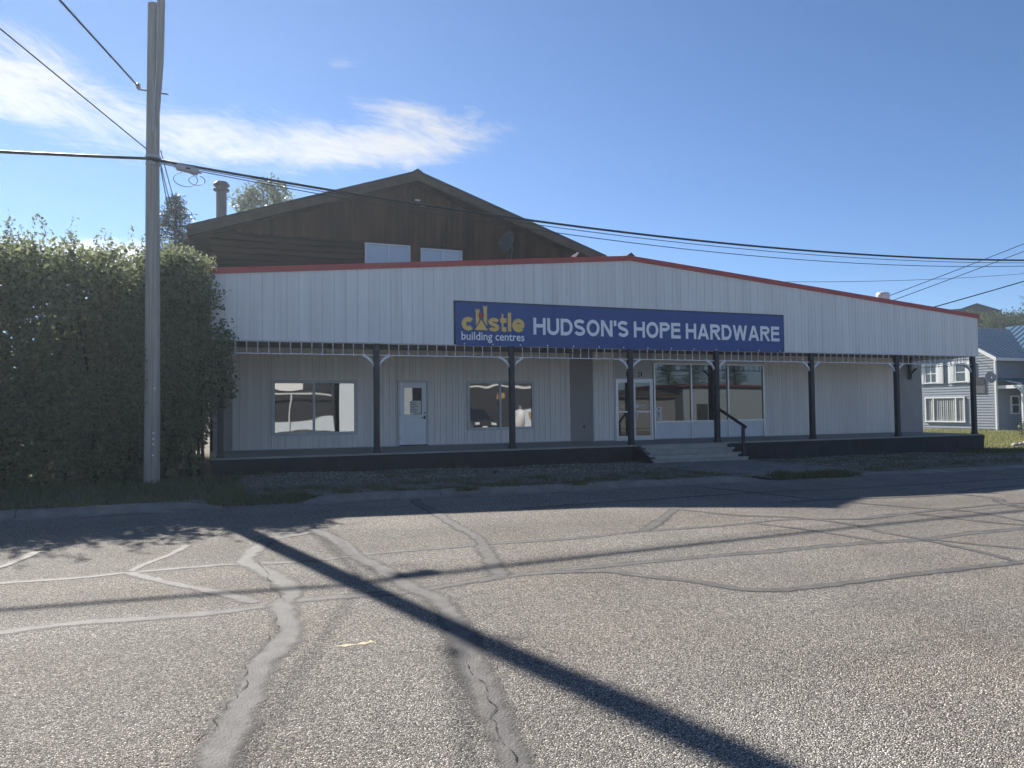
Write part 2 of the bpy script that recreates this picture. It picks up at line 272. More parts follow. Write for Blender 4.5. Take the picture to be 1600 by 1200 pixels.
class MB:
    def __init__(s): s.v = []; s.f = []; s.mi = []; s.cur = 0
    def add(s, vs, fs):
        n = len(s.v); s.v += [tuple(p) for p in vs]; s.f += [tuple(i + n for i in f) for f in fs]; s.mi += [s.cur] * len(fs); return s
    def box(s, x0, x1, y0, y1, z0, z1):
        return s.add([(x0, y0, z0), (x1, y0, z0), (x1, y1, z0), (x0, y1, z0), (x0, y0, z1), (x1, y0, z1), (x1, y1, z1), (x0, y1, z1)],
                     [(0, 3, 2, 1), (4, 5, 6, 7), (0, 1, 5, 4), (1, 2, 6, 5), (2, 3, 7, 6), (3, 0, 4, 7)])
    def bar(s, a, b, w, h, up=(0, 0, 1)):
        a = Vector(a); b = Vector(b); d = (b - a).normalized(); up = Vector(up); r = d.cross(up)
        if r.length < 1e-4: r = d.cross(Vector((1, 0, 0)))
        r.normalize(); u = r.cross(d); vs = []
        for p in (a, b):
            for i, j in ((-1, -1), (1, -1), (1, 1), (-1, 1)): vs.append(p + r * (w / 2 * i) + u * (h / 2 * j))
        return s.add(vs, [(0, 3, 2, 1), (4, 5, 6, 7), (0, 1, 5, 4), (1, 2, 6, 5), (2, 3, 7, 6), (3, 0, 4, 7)])
    def tube(s, pts, rad, n=8, cap=True):
        pts = [Vector(p) for p in pts]; k = len(pts); rads = rad if isinstance(rad, (list, tuple)) else [rad] * k
        vs = []; fs = []; prev = None
        for i, p in enumerate(pts):
            d = (pts[min(i + 1, k - 1)] - pts[max(i - 1, 0)]).normalized()
            if prev is None:
                r = d.cross(Vector((0, 0, 1)))
                if r.length < 1e-3: r = d.cross(Vector((1, 0, 0)))
            else: r = prev - d * prev.dot(d)
            r.normalize(); prev = r; u = r.cross(d)
            for j in range(n):
                a = 2 * math.pi * j / n; vs.append(p + (r * math.cos(a) + u * math.sin(a)) * rads[i])
        for i in range(k - 1):
            for j in range(n):
                fs.append((i * n + j, i * n + (j + 1) % n, (i + 1) * n + (j + 1) % n, (i + 1) * n + j))
        if cap: fs += [tuple(range(n))[::-1], tuple((k - 1) * n + j for j in range(n))]
        return s.add(vs, fs)
    def lathe(s, prof, c=(0, 0, 0), n=12):
        vs = []; fs = []; k = len(prof)
        for r, z in prof:
            for j in range(n):
                a = 2 * math.pi * j / n; vs.append((c[0] + r * math.cos(a), c[1] + r * math.sin(a), c[2] + z))
        for i in range(k - 1):
            for j in range(n): fs.append((i * n + j, i * n + (j + 1) % n, (i + 1) * n + (j + 1) % n, (i + 1) * n + j))
        fs += [tuple(range(n))[::-1], tuple((k - 1) * n + j for j in range(n))]
        return s.add(vs, fs)
    def prism(s, poly, a, b, axis='y'):
        n = len(poly); vs = []
        for t in (a, b):
            for p in poly:
                vs.append({'y': (p[0], t, p[1]), 'x': (t, p[0], p[1]), 'z': (p[0], p[1], t)}[axis])
        fs = [tuple(range(n)), tuple(range(2 * n - 1, n - 1, -1))]
        for i in range(n): fs.append((i, i + n, (i + 1) % n + n, (i + 1) % n))
        return s.add(vs, fs)
    def build(s, name, m, parent=None, smooth=False, bevel=0.0):
        o0 = org(parent); me = bpy.data.meshes.new(name)
        me.from_pydata([(p[0] - o0.x, p[1] - o0.y, p[2] - o0.z) for p in s.v], [], s.f)
        import bmesh
        bm = bmesh.new(); bm.from_mesh(me); bmesh.ops.recalc_face_normals(bm, faces=bm.faces); bm.to_mesh(me); bm.free()
        if isinstance(m, (list, tuple)):
            for q in m: me.materials.append(q)
            me.polygons.foreach_set('material_index', s.mi); m = None
        o = link(name, me, m, parent, smooth)
        if bevel > 0:
            bv = o.modifiers.new('bevel', 'BEVEL'); bv.width = bevel; bv.segments = 2; bv.limit_method = 'ANGLE'
        return o
def boxo(name, m, parent, *a, bevel=0.0): return MB().box(*a).build(name, m, parent, bevel=bevel)
def struct(o): o['kind'] = 'structure'; return o

def quads_mesh(name, V):            # V: n x 4 x 3
    n = len(V); me = bpy.data.meshes.new(name)
    me.vertices.add(n * 4); me.vertices.foreach_set('co', V.reshape(-1).astype(np.float32))
    me.loops.add(n * 4); me.loops.foreach_set('vertex_index', np.arange(n * 4, dtype=np.int32))
    me.polygons.add(n); me.polygons.foreach_set('loop_start', np.arange(0, n * 4, 4, dtype=np.int32)); me.polygons.foreach_set('loop_total', np.full(n, 4, dtype=np.int32))
    me.update(); me.validate(); return me
def unit(a): return a / (np.linalg.norm(a, axis=1, keepdims=True) + 1e-9)
def leaves(P, size, droop=0.2, aspect=0.5, out=None):
    n = len(P); d = unit(rng.normal(size=(n, 3)) + (out * 0.9 if out is not None else 0) + np.array([0, 0, -droop]))
    s = unit(np.cross(d, unit(rng.normal(size=(n, 3)))))
    L = (size * rng.uniform(0.65, 1.35, n))[:, None]; W = L * aspect
    nrm = np.cross(d, s)
    V = np.stack([P, P + d * L * 0.5 + s * W * 0.5 + nrm * L * .06, P + d * L, P + d * L * 0.5 - s * W * 0.5 + nrm * L * .06], 1)
    return V
def clump_leaves(C, R, per, size, squash=0.9, shell=0.45, **k):
    Ps = []; Os = []
    for c, r in zip(C, R):
        n = int(per * r * r) + 8
        u = unit(rng.normal(size=(n, 3))); q = r * rng.uniform(shell ** 3, 1, n) ** (1 / 3)
        q *= 1 + 0.22 * np.sin(u[:, 0] * 7 + c[0] * 3) * np.cos(u[:, 2] * 6 + c[1] * 5)
        p = u * q[:, None]; p[:, 2] *= squash; Ps.append(p + np.array(c)); Os.append(u)
    return leaves(np.concatenate(Ps), size, out=np.concatenate(Os), **k)
def blades(P, h, w=0.012, lean=0.35):
    n = len(P); a = rng.uniform(0, 2 * np.pi, n); s = np.stack([np.cos(a), np.sin(a), np.zeros(n)], 1) * w
    l = rng.normal(size=(n, 3)) * lean; l[:, 2] = 1; l = unit(l); H = (h * rng.uniform(.45, 1.3, n))[:, None]
    return np.stack([P - s, P + s, P + s * .5 + l * H * .6, P + l * H + np.array([0, 0, 0])], 1)
def stuff_obj(name, V, m, label, cat, parent=None):
    if parent is not None: V = V - np.array(org(parent))
    o = link(name, quads_mesh(name, V), m, parent)
    if parent is None: tag(o, label, cat, kind='stuff')
    return o
def text_obj(name, s, m, parent, x0, x1, z0, z1, y, depth=0.006, offset=0.0, align_box=True):
    cu = bpy.data.curves.new(name, 'FONT'); cu.body = s; cu.size = 1; cu.offset = offset; cu.extrude = 0.0; cu.resolution_u = 3
    t = bpy.data.objects.new(name, cu); COL.objects.link(t)
    dg = bpy.context.evaluated_depsgraph_get(); dg.update()
    me = bpy.data.meshes.new_from_object(t.evaluated_get(dg)); bpy.data.objects.remove(t)
    n = len(me.vertices); co = np.zeros(n * 3, np.float32); me.vertices.foreach_get('co', co); co = co.reshape(-1, 3)
    mn = co.min(0); mx = co.max(0); o0 = org(parent)
    out = np.zeros_like(co)
    out[:, 0] = x0 + (co[:, 0] - mn[0]) / (mx[0] - mn[0]) * (x1 - x0) - o0.x
    out[:, 2] = z0 + (co[:, 1] - mn[1]) / (mx[1] - mn[1]) * (z1 - z0) - o0.z
    out[:, 1] = y - o0.y
    me.vertices.foreach_set('co', out.reshape(-1)); me.update()
    me.materials.clear()
    return link(name, me, m, parent)

def arc(cx, cz, rx, rz_, a0, a1, n=14):
    return [(cx + rx * math.cos(math.radians(a0 + (a1 - a0) * i / n)), cz + rz_ * math.sin(math.radians(a0 + (a1 - a0) * i / n))) for i in range(n + 1)]
def glyph(ch, t):
    h = t / 2; w = {'H': .90, 'U': .88, 'D': .90, 'S': .84, 'O': 1.0, 'N': .90, "'": .20, 'P': .84, 'E': .80, 'A': 1.0, 'R': .90, 'W': 1.30, ' ': .22}[ch]; r = w - h
    if ch == 'H': st = [[(h, 0), (h, 1)], [(r, 0), (r, 1)], [(t, .53), (w - t, .53)]]
    elif ch == 'U': st = [[(h, 1), (h, .36)] + arc(w / 2, .36, w / 2 - h, .36 - h, 180, 360) + [(r, 1)]]
    elif ch == 'D': st = [[(h, 0), (h, 1)], [(t, h), (.42, h)] + arc(.42, .5, r - .42, .5 - h, -90, 90) + [(t, 1 - h)]]
    elif ch == 'S': st = [arc(w / 2, .735, w / 2 - h, .265 - h, 20, 200, 12) + [(h * 1.5, .60), (w * .32, .545), (w * .68, .465), (r - h * .5, .39)] + arc(w / 2, .285, w / 2 - h, .285 - h, 10, -165, 12)]
    elif ch == 'O': st = [arc(w / 2, .5, w / 2 - h, .5 - h + .01, 0, 360, 32)]
    elif ch == 'N': st = [[(h, 0), (h, 1)], [(r, 0), (r, 1)], [(h * 1.1, 1 - h * .3), (w - h * 1.1, h * .3)]]
    elif ch == "'": st = [[(w / 2, 1), (w / 2, .66)]]
    elif ch in 'PR':
        st = [[(h, 0), (h, 1)], [(t, 1 - h), (w * .55, 1 - h)] + arc(w * .55, .72, r - w * .55 - (.03 if ch == 'R' else 0), .28 - h, 90, -90) + [(t, .44 + h)]]
        if ch == 'R': st.append([(w * .50, .46), (w - h * 1.0, 0)])
    elif ch == 'E': st = [[(h, 0), (h, 1)], [(t, h), (w, h)], [(t, .53), (w * .94, .53)], [(t, 1 - h), (w * .97, 1 - h)]]
    elif ch == 'A': st = [[(h * 1.05, 0), (w / 2 - h * .15, 1)], [(w - h * 1.05, 0), (w / 2 + h * .15, 1)], [(w * .24, .30), (w * .76, .30)]]
    elif ch == 'W': st = [[(h, 1), (w * .27, 0)], [(w * .27, 0), (w * .5, 1)], [(w * .5, 1), (w * .73, 0)], [(w * .73, 0), (w - h, 1)]]
    else: st = []
    return w, st
def stroke_poly(mb, st, t, X, Z, y):
    n = len(st); L = []; R_ = []
    closed = n > 4 and abs(st[0][0] - st[-1][0]) + abs(st[0][1] - st[-1][1]) < 1e-6
    diag = n == 2 and abs(st[0][0] - st[1][0]) > .02 and abs(st[0][1] - st[1][1]) > .3
    for i, p in enumerate(st):
        a = st[i - 1] if i else (st[-2] if closed else p); b = st[i + 1] if i < n - 1 else (st[1] if closed else p)
        d = (b[0] - a[0], b[1] - a[1]); l = math.hypot(*d) or 1
        if diag: nx_, nz_ = t / 2 * l / abs(d[1]), 0.0; nx_ *= (1 if d[1] < 0 else -1)
        else: nx_, nz_ = -d[1] / l * t / 2, d[0] / l * t / 2
        L.append((p[0] + nx_, p[1] + nz_)); R_.append((p[0] - nx_, p[1] - nz_))
    V = [(X(q[0]), y, Z(q[1])) for q in L] + [(X(q[0]), y, Z(q[1])) for q in R_]
    mb.add(V, [(i, i + 1, n + i + 1, n + i) for i in range(n - 1)])
def sign_text(text, m, parent, x0, x1, z0, z1, y, t=.21, gap=.11):
    gl = [(c, *glyph(c, t)) for c in text]; tot = sum(g[1] + gap for g in gl) - gap; k = (x1 - x0) / tot; x = 0
    for c, w, st in gl:
        if st:
            mb = MB()
            for i, q in enumerate(st): stroke_poly(mb, q, t, lambda u: x0 + (x + u) * k, lambda v: z0 + v * (z1 - z0), y - .0004 * i)
            mb.build('letter', m, parent)
        x += w + gap
# ------------------------------------------------------------------ ground, road, kerbs
def sheet(name, xs, ys, zf, m):
    V = [(x, y, zf(x, y)) for y in ys for x in xs]; nx = len(xs)
    F = [(j * nx + i, j * nx + i + 1, (j + 1) * nx + i + 1, (j + 1) * nx + i) for j in range(len(ys) - 1) for i in range(nx - 1)]
    mb = MB(); mb.v = V; mb.f = F; mb.mi = [0] * len(F)
    return mb.build(name, m, smooth=True)
KERB_Y = 14.62
xs_far = [-900, -300, -120, -60, -30, -12, 0, 13, 27, 40, 55, 90, 200, 400, 900]
struct(sheet('road', xs_far, [-8.7, -3, 3, 9, 18.0], lambda x, y: gz(x), MATS['road']))
def verge_z(x, y):
    k = min(1, max(0, (y - KERB_Y) / 0.5)); lift = 0.10 if x < 12.5 else max(0.05, 0.10 - (x - 12.5) * 0.02)
    w = 0.018 * (math.sin(x * 1.7 + y * 2.1) + math.sin(x * 0.63 - y * 1.3 + 1)) if 15.0 < y < 30 else 0
    fade = 1 if y < 40 else max(0, 1 - (y - 40) / 30)
    return gz(x) + (lift * (k if x > 12.5 or -0.1 < x < 2.3 else 1) + w * k) * fade
xs_v = [-900, -200, -60, -30] + [x * 0.75 for x in range(-24, 70)] + [60, 80, 120, 250, 900]
ys_v = [KERB_Y, 14.8, 15.0, 15.2] + [15.5 + 0.6 * i for i in range(14)] + [25, 28, 32, 40, 55, 80, 150, 400, 1200]
struct(sheet('ground', xs_v, ys_v, verge_z, MATS['ground']))
struct(sheet('far_verge', xs_far, [-900, -200, -60, -25, -12, -8.6], lambda x, y: gz(x) + 0.06, MATS['ground']))

def ribbon(pts, w, z, seed, sub=10, rag=0.25):
    r = random.Random(seed); P = [Vector((p[0], p[1], 0)) for p in pts]; path = []
    for i in range(len(P) - 1):
        p0 = P[max(i - 1, 0)]; p1 = P[i]; p2 = P[i + 1]; p3 = P[min(i + 2, len(P) - 1)]
        n = max(3, int((p2 - p1).length * sub))
        for k in range(n):
            t = k / n
            path.append(0.5 * (2 * p1 + (p2 - p0) * t + (2 * p0 - 5 * p1 + 4 * p2 - p3) * t * t + (3 * p1 - p0 - 3 * p2 + p3) * t ** 3))
    path.append(P[-1]); V = []; F = []; ww = w
    for i, p in enumerate(path):
        d = (path[min(i + 1, len(path) - 1)] - path[max(i - 1, 0)]).normalized(); nn = Vector((-d.y, d.x, 0))
        ww = ww * 0.8 + 0.2 * w * r.uniform(0.6, 1.4)
        a = p + nn * (ww * .5 + r.uniform(-1, 1) * w * rag * .3); b = p - nn * (ww * .5 + r.uniform(-1, 1) * w * rag * .3)
        V += [(a.x, a.y, gz(a.x) + z), (p.x, p.y, gz(p.x) + z), (b.x, b.y, gz(b.x) + z)]
        if i: F += [(3 * i - 3, 3 * i - 2, 3 * i + 1, 3 * i), (3 * i - 2, 3 * i - 1, 3 * i + 2, 3 * i + 1)]
    return V, F
SEALS = [
 (.20, [(-6, 7.0), (-4.5, 7.02), (-3, 6.98), (-1.67, 7.00), (-1.07, 7.06), (-0.16, 6.95), (0.45, 7.0), (0.80, 7.1), (1.72, 7.04), (2.13, 7.13), (2.80, 7.28), (3.93, 7.34), (5.27, 7.35), (6.15, 7.31), (7.45, 7.31), (8.60, 7.2), (9.64, 7.31), (10.59, 7.28), (16, 7.3)]),
 (.15, [(-6, 9.1), (-4.5, 9.08), (-3.2, 9.1), (-2.11, 9.05), (-1.31, 8.99), (-0.84, 9.05), (0.12, 9.07), (0.98, 8.9), (1.84, 9.07), (2.71, 9.08), (3.24, 9.12), (4.46, 9.06), (5.56, 9.22), (6.91, 9.18), (8.0, 9.3), (8.81, 9.1)]),
 (.16, [(-0.84, 9.05), (-0.37, 8.29), (0.04, 7.73), (0.36, 7.16)]),
 (.13, [(-0.82, 9.11), (-0.72, 9.47), (-0.50, 9.94), (-.3, 10.6)]),
 (.26, [(0.51, 6.96), (0.69, 7.46), (0.55, 8.44), (0.35, 9.16), (0.45, 9.78), (0.69, 10.52), (0.95, 10.79), (1.5, 11.1)]),
 (.26, [(0.56, 6.99), (0.55, 6.16), (0.42, 5.71), (0.29, 5.40), (0.17, 4.74), (0.06, 4.23), (0.0, 3.7), (.1, 2.4)]),
 (.25, [(1.30, 11.3), (1.40, 10.94), (1.54, 10.14), (1.58, 8.94), (1.70, 8.11), (1.77, 7.15), (1.90, 6.67), (1.84, 6.12), (1.69, 5.26), (1.56, 4.61), (1.48, 4.09), (1.40, 3.67), (1.33, 3.2), (1.3, 2.3)]),
 (.22, [(3.6, 14.3), (3.49, 13.4), (3.46, 12.36), (3.35, 10.86), (3.29, 9.65), (3.03, 8.53), (2.82, 7.64), (2.72, 7.28)]),
 (.20, [(7.36, 11.07), (6.30, 9.91), (5.66, 9.28)]),
 (.14, [(7.37, 10.98), (7.80, 10.01), (8.48, 9.37), (8.68, 8.51), (8.52, 7.59), (8.76, 6.84), (9.06, 6.24)]),
 (.15, [(3.3, 7.28), (3.87, 7.08), (4.06, 6.77), (4.41, 6.37), (4.61, 5.93), (4.96, 5.73), (5.81, 5.71), (6.87, 5.73), (8.31, 5.72), (14, 5.7)]),
 (.15, [(9.31, 8.87), (10.02, 9.10), (10.50, 8.97), (10.66, 8.03), (10.93, 7.42)]),
 (.12, [(7.49, 9.17), (7.75, 8.40), (7.89, 7.53), (7.89, 7.23)]),
 (.14, [(8.81, 9.1), (9.34, 8.88), (10.78, 9.10), (12.48, 9.24), (13.42, 9.21), (18, 9.2)]),
 (.12, [(10.75, 10.53), (11.08, 9.59), (11.53, 8.76), (11.24, 7.73)]),
 (.15, [(9.6, 11.0), (10.81, 11.0), (12.04, 10.75), (13.39, 10.7), (14.80, 11.13), (16.52, 11.2), (24, 11.2)]),
 (.22, [(13.60, 10.69), (13.65, 9.97), (13.12, 9.4), (12.74, 8.75)]),
 (.12, [(8.52, 7.20), (8.43, 6.42), (8.24, 5.75)]),
 (.11, [(5, 12.2), (7.44, 12.35), (10.63, 12.5), (12.44, 12.3), (18, 12.4)]),
 (.13, [(9.83, 14.13), (10.24, 12.52), (10.44, 10.97)]),
 (.14, [(-2.6, 8.9), (-2.29, 9.72), (-2.13, 10.20), (-2.01, 10.9)]),
]
for i, (w, pts) in enumerate(SEALS):
    V, F = ribbon(pts, w * 1.25, 0.003 + i * 0.00025, i); mb = MB(); mb.add(V, F); o = struct(mb.build('crack_seal', SEAL))
    at = o.data.attributes.new('edge', 'FLOAT', 'POINT'); at.data.foreach_set('value', [1.0 if j % 3 == 1 else 0.0 for j in range(len(V))])
for i, pts in enumerate([[(0.487, 6.694), (0.475, 6.198), (0.361, 5.895), (0.188, 5.371), (0.196, 5.051), (0.096, 4.759), (-0.007, 4.419), (-0.082, 4.242)],
                         [(1.599, 4.852), (1.509, 4.281), (1.434, 3.915), (1.306, 3.2)], [(0.455, 9.101), (0.529, 8.115), (0.547, 7.519), (0.584, 7.114)], [(2.053, 7.05), (2.500, 7.20), (2.766, 7.26)]]):
    q = []
    rr = random.Random(50 + i)
    for a, b in zip(pts[:-1], pts[1:]):
        for k in range(5):
            t = k / 5; q.append((a[0] + (b[0] - a[0]) * t + rr.uniform(-.03, .03), a[1] + rr.uniform(-.02, .02) + + (b[1] - a[1]) * t))
    q.append(pts[-1]); V, F = ribbon(q, 0.0065, 0.0105 + i * .0003, 90 + i, 25, 1.2)
    mb = MB(); mb.add(V, F); struct(mb.build('road_crack', CRACK))
# faded paint dab on the road
V, F = ribbon([(0.83, 5.62), (0.98, 5.60), (1.10, 5.63)], 0.05, 0.003, 4, 30, 1.5)
struct(MB().add(V, F).build('road_marking', mat('worn_yellow_paint', (0.50, 0.44, 0.26), 0.8, 0.2, col2=(.26, .235, .2), vscale=30)))

def kerb_run(x0, x1, h=0.115, taper0=False, taper1=False):
    prof = [(-0.42, 0.006), (-0.10, 0.018), (-0.05, 0.6), (0.0, 0.92), (0.05, 1.0), (0.17, 1.0), (0.19, 0.2)]
    n = max(2, int((x1 - x0) / 0.25)); V = []; F = []; k = len(prof)
    for i in range(n + 1):
        x = x0 + (x1 - x0) * i / n; e = 1.0
        if taper0: e = min(e, 0.12 + 0.88 * min(1, (x - x0) / 0.5))
        if taper1: e = min(e, 0.12 + 0.88 * min(1, (x1 - x) / 0.7))
        for y, z in prof:
            zz = z * h * e if z > .02 else z
            V.append((x, KERB_Y + y, gz(x) + zz + 0.004 * math.sin(x * 3.1 + z * 5)))
    for i in range(n):
        for j in range(k - 1): F.append((i * k + j, (i + 1) * k + j, (i + 1) * k + j + 1, i * k + j + 1))
    F += [tuple(range(k)), tuple(n * k + j for j in range(k))]
    struct(MB().add(V, F).build('kerb', CONC))
for a in range(-30, -3, 3): kerb_run(a, a + 2.985)
kerb_run(-3.0, 0.15, taper1=True)
for a, b, t0, t1 in ((1.55, 4.2, True, False), (4.215, 7.1, False, False), (7.115, 9.9, False, False), (9.915, 12.3, False, True)): kerb_run(a, b, 0.125, t0, t1)
for a in range(6): kerb_run(15.2 + a * 4, 15.2 + a * 4 + 3.985, 0.06, a == 0)
# concrete walk between the kerb and the steps, in slabs
walk = struct(MB().box(12.0, 15.65, 15.0, 15.02, -0.2, -0.05).build('path', CONC))
for i in range(3):
    y0 = 15.0 + i * 1.5
    mb = MB(); zz = [gz(11.4) + 0.115, gz(15.6) + 0.115]
    mb.add([(11.6, y0, zz[0]), (15.6, y0, zz[1]), (15.6, y0 + 1.485, zz[1] + .004), (11.6, y0 + 1.485, zz[0] + .004), (11.6, y0, -.1), (15.6, y0, -.1), (15.6, y0 + 1.485, -.1), (11.6, y0 + 1.485, -.1)],
           [(0, 1, 2, 3), (4, 5, 1, 0), (5, 6, 2, 1), (6, 7, 3, 2), (7, 4, 0, 3)])
    mb.build('slab', CONC, walk)

# lawn by the blue house
def lawn_z(x, y): return gz(x) + 0.02 + 0.115 * min(1, max(0, (y - 21.8) / 2.5))
LAWN = mat('lawn_grass', (0.105, 0.125, 0.035), 0.9, 0.1, col2=(0.19, 0.17, 0.07), vscale=0.8, bump=0.8, bscale=25)
struct(sheet('lawn', [30.5, 36, 42, 50, 60, 80], [21.8, 22.5, 23.4, 24.3, 27, 30, 36, 45, 60], lawn_z, LAWN))
# ------------------------------------------------------------------ hardware store
D = 20.40; FB = 3.553; DK = 0.542
PX = [0.17, 4.135, 8.10, 12.065, 15.293, 19.258, 23.223, 27.187]
XL, XR, XP = -0.05, 27.43, 12.09
def ftop(x): return 5.20 + (6.29 - 5.20) * (x - XL) / (XP - XL) if x < XP else 6.29 + (5.01 - 6.29) * (x - XP) / (XR - XP)
store = empty('hardware_store', (13.7, 22.5, 0), 'long white metal-sided store with covered porch and red roof edge', 'store')

def panel_mesh(x0, w, zb0, zt0, zt1, y, deep=0.011, mid=True):
    """one metal siding pan: proud flat faces, lock seam at the edge, shallow groove in the middle"""
    g = 0.007
    if mid: px = [(0.0025, deep), (0.008, 0), (w / 2 - .008, 0), (w / 2 - .002, .006), (w / 2 + .002, .006), (w / 2 + .008, 0), (w - 0.008, 0), (w - 0.0025, deep)]
    else: px = [(0.006, deep), (0.014, 0), (w - .014, 0), (w - .006, deep)]
    V = []; F = []; k = len(px)
    for i, (x, dy) in enumerate(px):
        V += [(x0 + x, y + dy, zb0), (x0 + x, y + dy, zt0 + (zt1 - zt0) * x / w)]
        if i: F.append((2 * i - 2, 2 * i, 2 * i + 1, 2 * i - 1))
    return V, F
# fascia backing + panels
fas = MB(); fas.prism([(XL, FB), (XR, FB), (XR, ftop(XR)), (XP, ftop(XP)), (XL, ftop(XL))], D + 0.013, D + 0.12); fas = fas.build('fascia', BACKING, store)
x = XL
while x < XR - 0.02:
    w = min(0.305, XR - x)
    if x < XP < x + w: w = XP - x if XP - x > .1 else w
    V, F = panel_mesh(x, w, FB - 0.01, ftop(x), ftop(x + w), D, mid=True); MB().add(V, F).build('siding_panel', WHITE_FASCIA, fas); x += w
boxo('drip_edge', GREYTRIM, store, XL, XR, D - 0.012, D + 0.1, FB - 0.035, FB - 0.011)
for nm, a, b in (('red_trim', XL - 0.06, XP), ('red_trim', XP, XR + 0.06)):
    mb = MB(); za, zb_ = ftop(a), ftop(b); y0, y1 = D - 0.05, D + 0.20
    mb.add([(a, y0, za - .01), (b, y0, zb_ - .01), (b, y1, zb_ - .01), (a, y1, za - .01), (a, y0, za + .14), (b, y0, zb_ + .14), (b, y1, zb_ + .15), (a, y1, za + .15)],
           [(0, 3, 2, 1), (4, 5, 6, 7), (0, 1, 5, 4), (1, 2, 6, 5), (2, 3, 7, 6), (3, 0, 4, 7)])
    mb.build(nm, RED, store)
MB().prism([(XP - .14, 6.43), (XP, 6.53), (XP + .14, 6.43)], D - .06, D + .25).build('ridge_cap', DARKSTEEL, store)
# end returns of the fascia
for xx, s in ((XL, -1), (XR, 1)):
    MB().prism([(D + .02, FB), (23.5, FB), (23.5, ftop(xx)), (D + .02, ftop(xx))], xx - .02, xx + .02, 'x').build('fascia_return', WHITE_FASCIA, store)
# roofs behind the fascia
roof = MB()
roof.add([(XL, D + .15, 5.1), (XP, D + .15, 6.2), (13.9, D + .15, 6.05), (13.9, 25.55, 6.05), (XP, 25.55, 6.2), (XL, 25.55, 5.1)], [(0, 1, 4, 5), (1, 2, 3, 4)])
roof.add([(13.9, D + .15, 6.05), (XR, D + .15, 4.92), (XR, 38, 4.92), (13.9, 38, 6.05)], [(0, 1, 2, 3)])
roof.build('roof', mat('grey_roofing', (.12, .12, .125), .8, .2, var=.2), store)
boxo('porch_ceiling', SOFFIT, store, XL + .05, XR - .05, D + .14, 24.6, FB + 0.10, FB + 0.14)
# walls behind the porch
LW, SW = 24.0, 23.35
wl = MB(); wl.box(0.0, 11.72, LW + .02, LW + .2, DK, FB + .1); wl = wl.build('porch_wall', PLAIN, store)
ws = MB(); ws.box(12.27, 27.93, SW + .02, SW + .2, 0.0, FB + .1); ws = ws.build('porch_wall', PLAIN, store)
MB().prism([(11.70, LW + .02), (12.27, SW + .0), (12.36, SW + .1), (11.8, LW + .15)], DK, FB + .1, 'z').build('return_wall', mat('dark_grey_return', (.42, .385, .37), .8, .2, var=.08, vscale=2), store)
boxo('side_wall', PLAIN, store, 27.72, 27.90, SW + .2, 38, -.3, 4.9)
boxo('side_wall', PLAIN, store, -0.02, 0.16, LW + .2, 25.6, 0, FB + 1.2)
def siding(parent, x0, x1, y, z0, z1, holes, m, w=0.2032):
    x = x0
    while x < x1 - 0.03:
        ww = min(w, x1 - x); segs = [(z0, z1)]
        for h_ in holes:
            for e_ in h_[:2]:
                if x + .012 < e_ < x + ww - .012: ww = e_ - x
        for hx0, hx1, hz0, hz1 in holes:
            if x + ww > hx0 + .004 and x < hx1 - .004:
                ns = []
                for a, b in segs:
                    if hz0 > a: ns.append((a, min(b, hz0)))
                    if hz1 < b: ns.append((max(a, hz1), b))
                segs = ns
        for a, b in segs:
            if b - a > .03:
                V, F = panel_mesh(x, ww, a, b, b, y - .004, deep=.012); MB().add(V, F).build('siding_panel', m, parent)
        x += ww
W1 = (1.64, 4.24, 0.95, 2.66); W2 = (7.87, 10.31, 1.0, 2.66); D1 = (5.52, 6.55, DK, 2.66)
siding(wl, 0.53, 11.70, LW, DK + .02, FB + .09, [W1, W2, D1], WHITE_WALL)
siding(ws, 12.27, 13.10, SW, DK + .02, FB + .09, [], WHITE_WALL)
siding(ws, 19.66, 26.40, SW, DK + .02, FB + .09, [], WHITE_WALL)
boxo('wall_base_board', GREYTRIM, store, 0.5, 11.7, LW - .03, LW + .02, DK + .002, DK + .03)
for xx in (12.27, 13.10, 19.62): boxo('corner_trim', GREYTRIM, store, xx - .02, xx + .03, SW - .03, SW + .02, DK + .003, FB + .09)

def house_window(parent, W, y, bars=(0.5,), fw=0.07, m=GREYTRIM, glass=GLASS):
    x0, x1, z0, z1 = W
    mb = MB(); mb.box(x0, x1, y - .05, y + .05, z1 - fw, z1); mb.box(x0, x1, y - .06, y + .05, z0, z0 + fw)
    mb.box(x0, x0 + fw, y - .05, y + .05, z0 + fw, z1 - fw); mb.box(x1 - fw, x1, y - .05, y + .05, z0 + fw, z1 - fw)
    f = mb.build('window', m, parent)
    xs = [x0 + fw] + [x0 + (x1 - x0) * t for t in bars] + [x1 - fw]
    for xb in xs[1:-1]: boxo('mullion', m, f, xb - .035, xb + .035, y - .045, y + .04, z0 + fw, z1 - fw)
    for a, b in zip(xs[:-1], xs[1:]):
        a2 = a + (.035 if a != xs[0] else 0); b2 = b - (.035 if b != xs[-1] else 0)
        boxo('pane', glass, f, a2, b2, y + .0, y + .012, z0 + fw, z1 - fw)
    return f
house_window(store, W1, LW, (0.483,), fw=.10)
house_window(store, W2, LW, (0.485,), fw=.09)
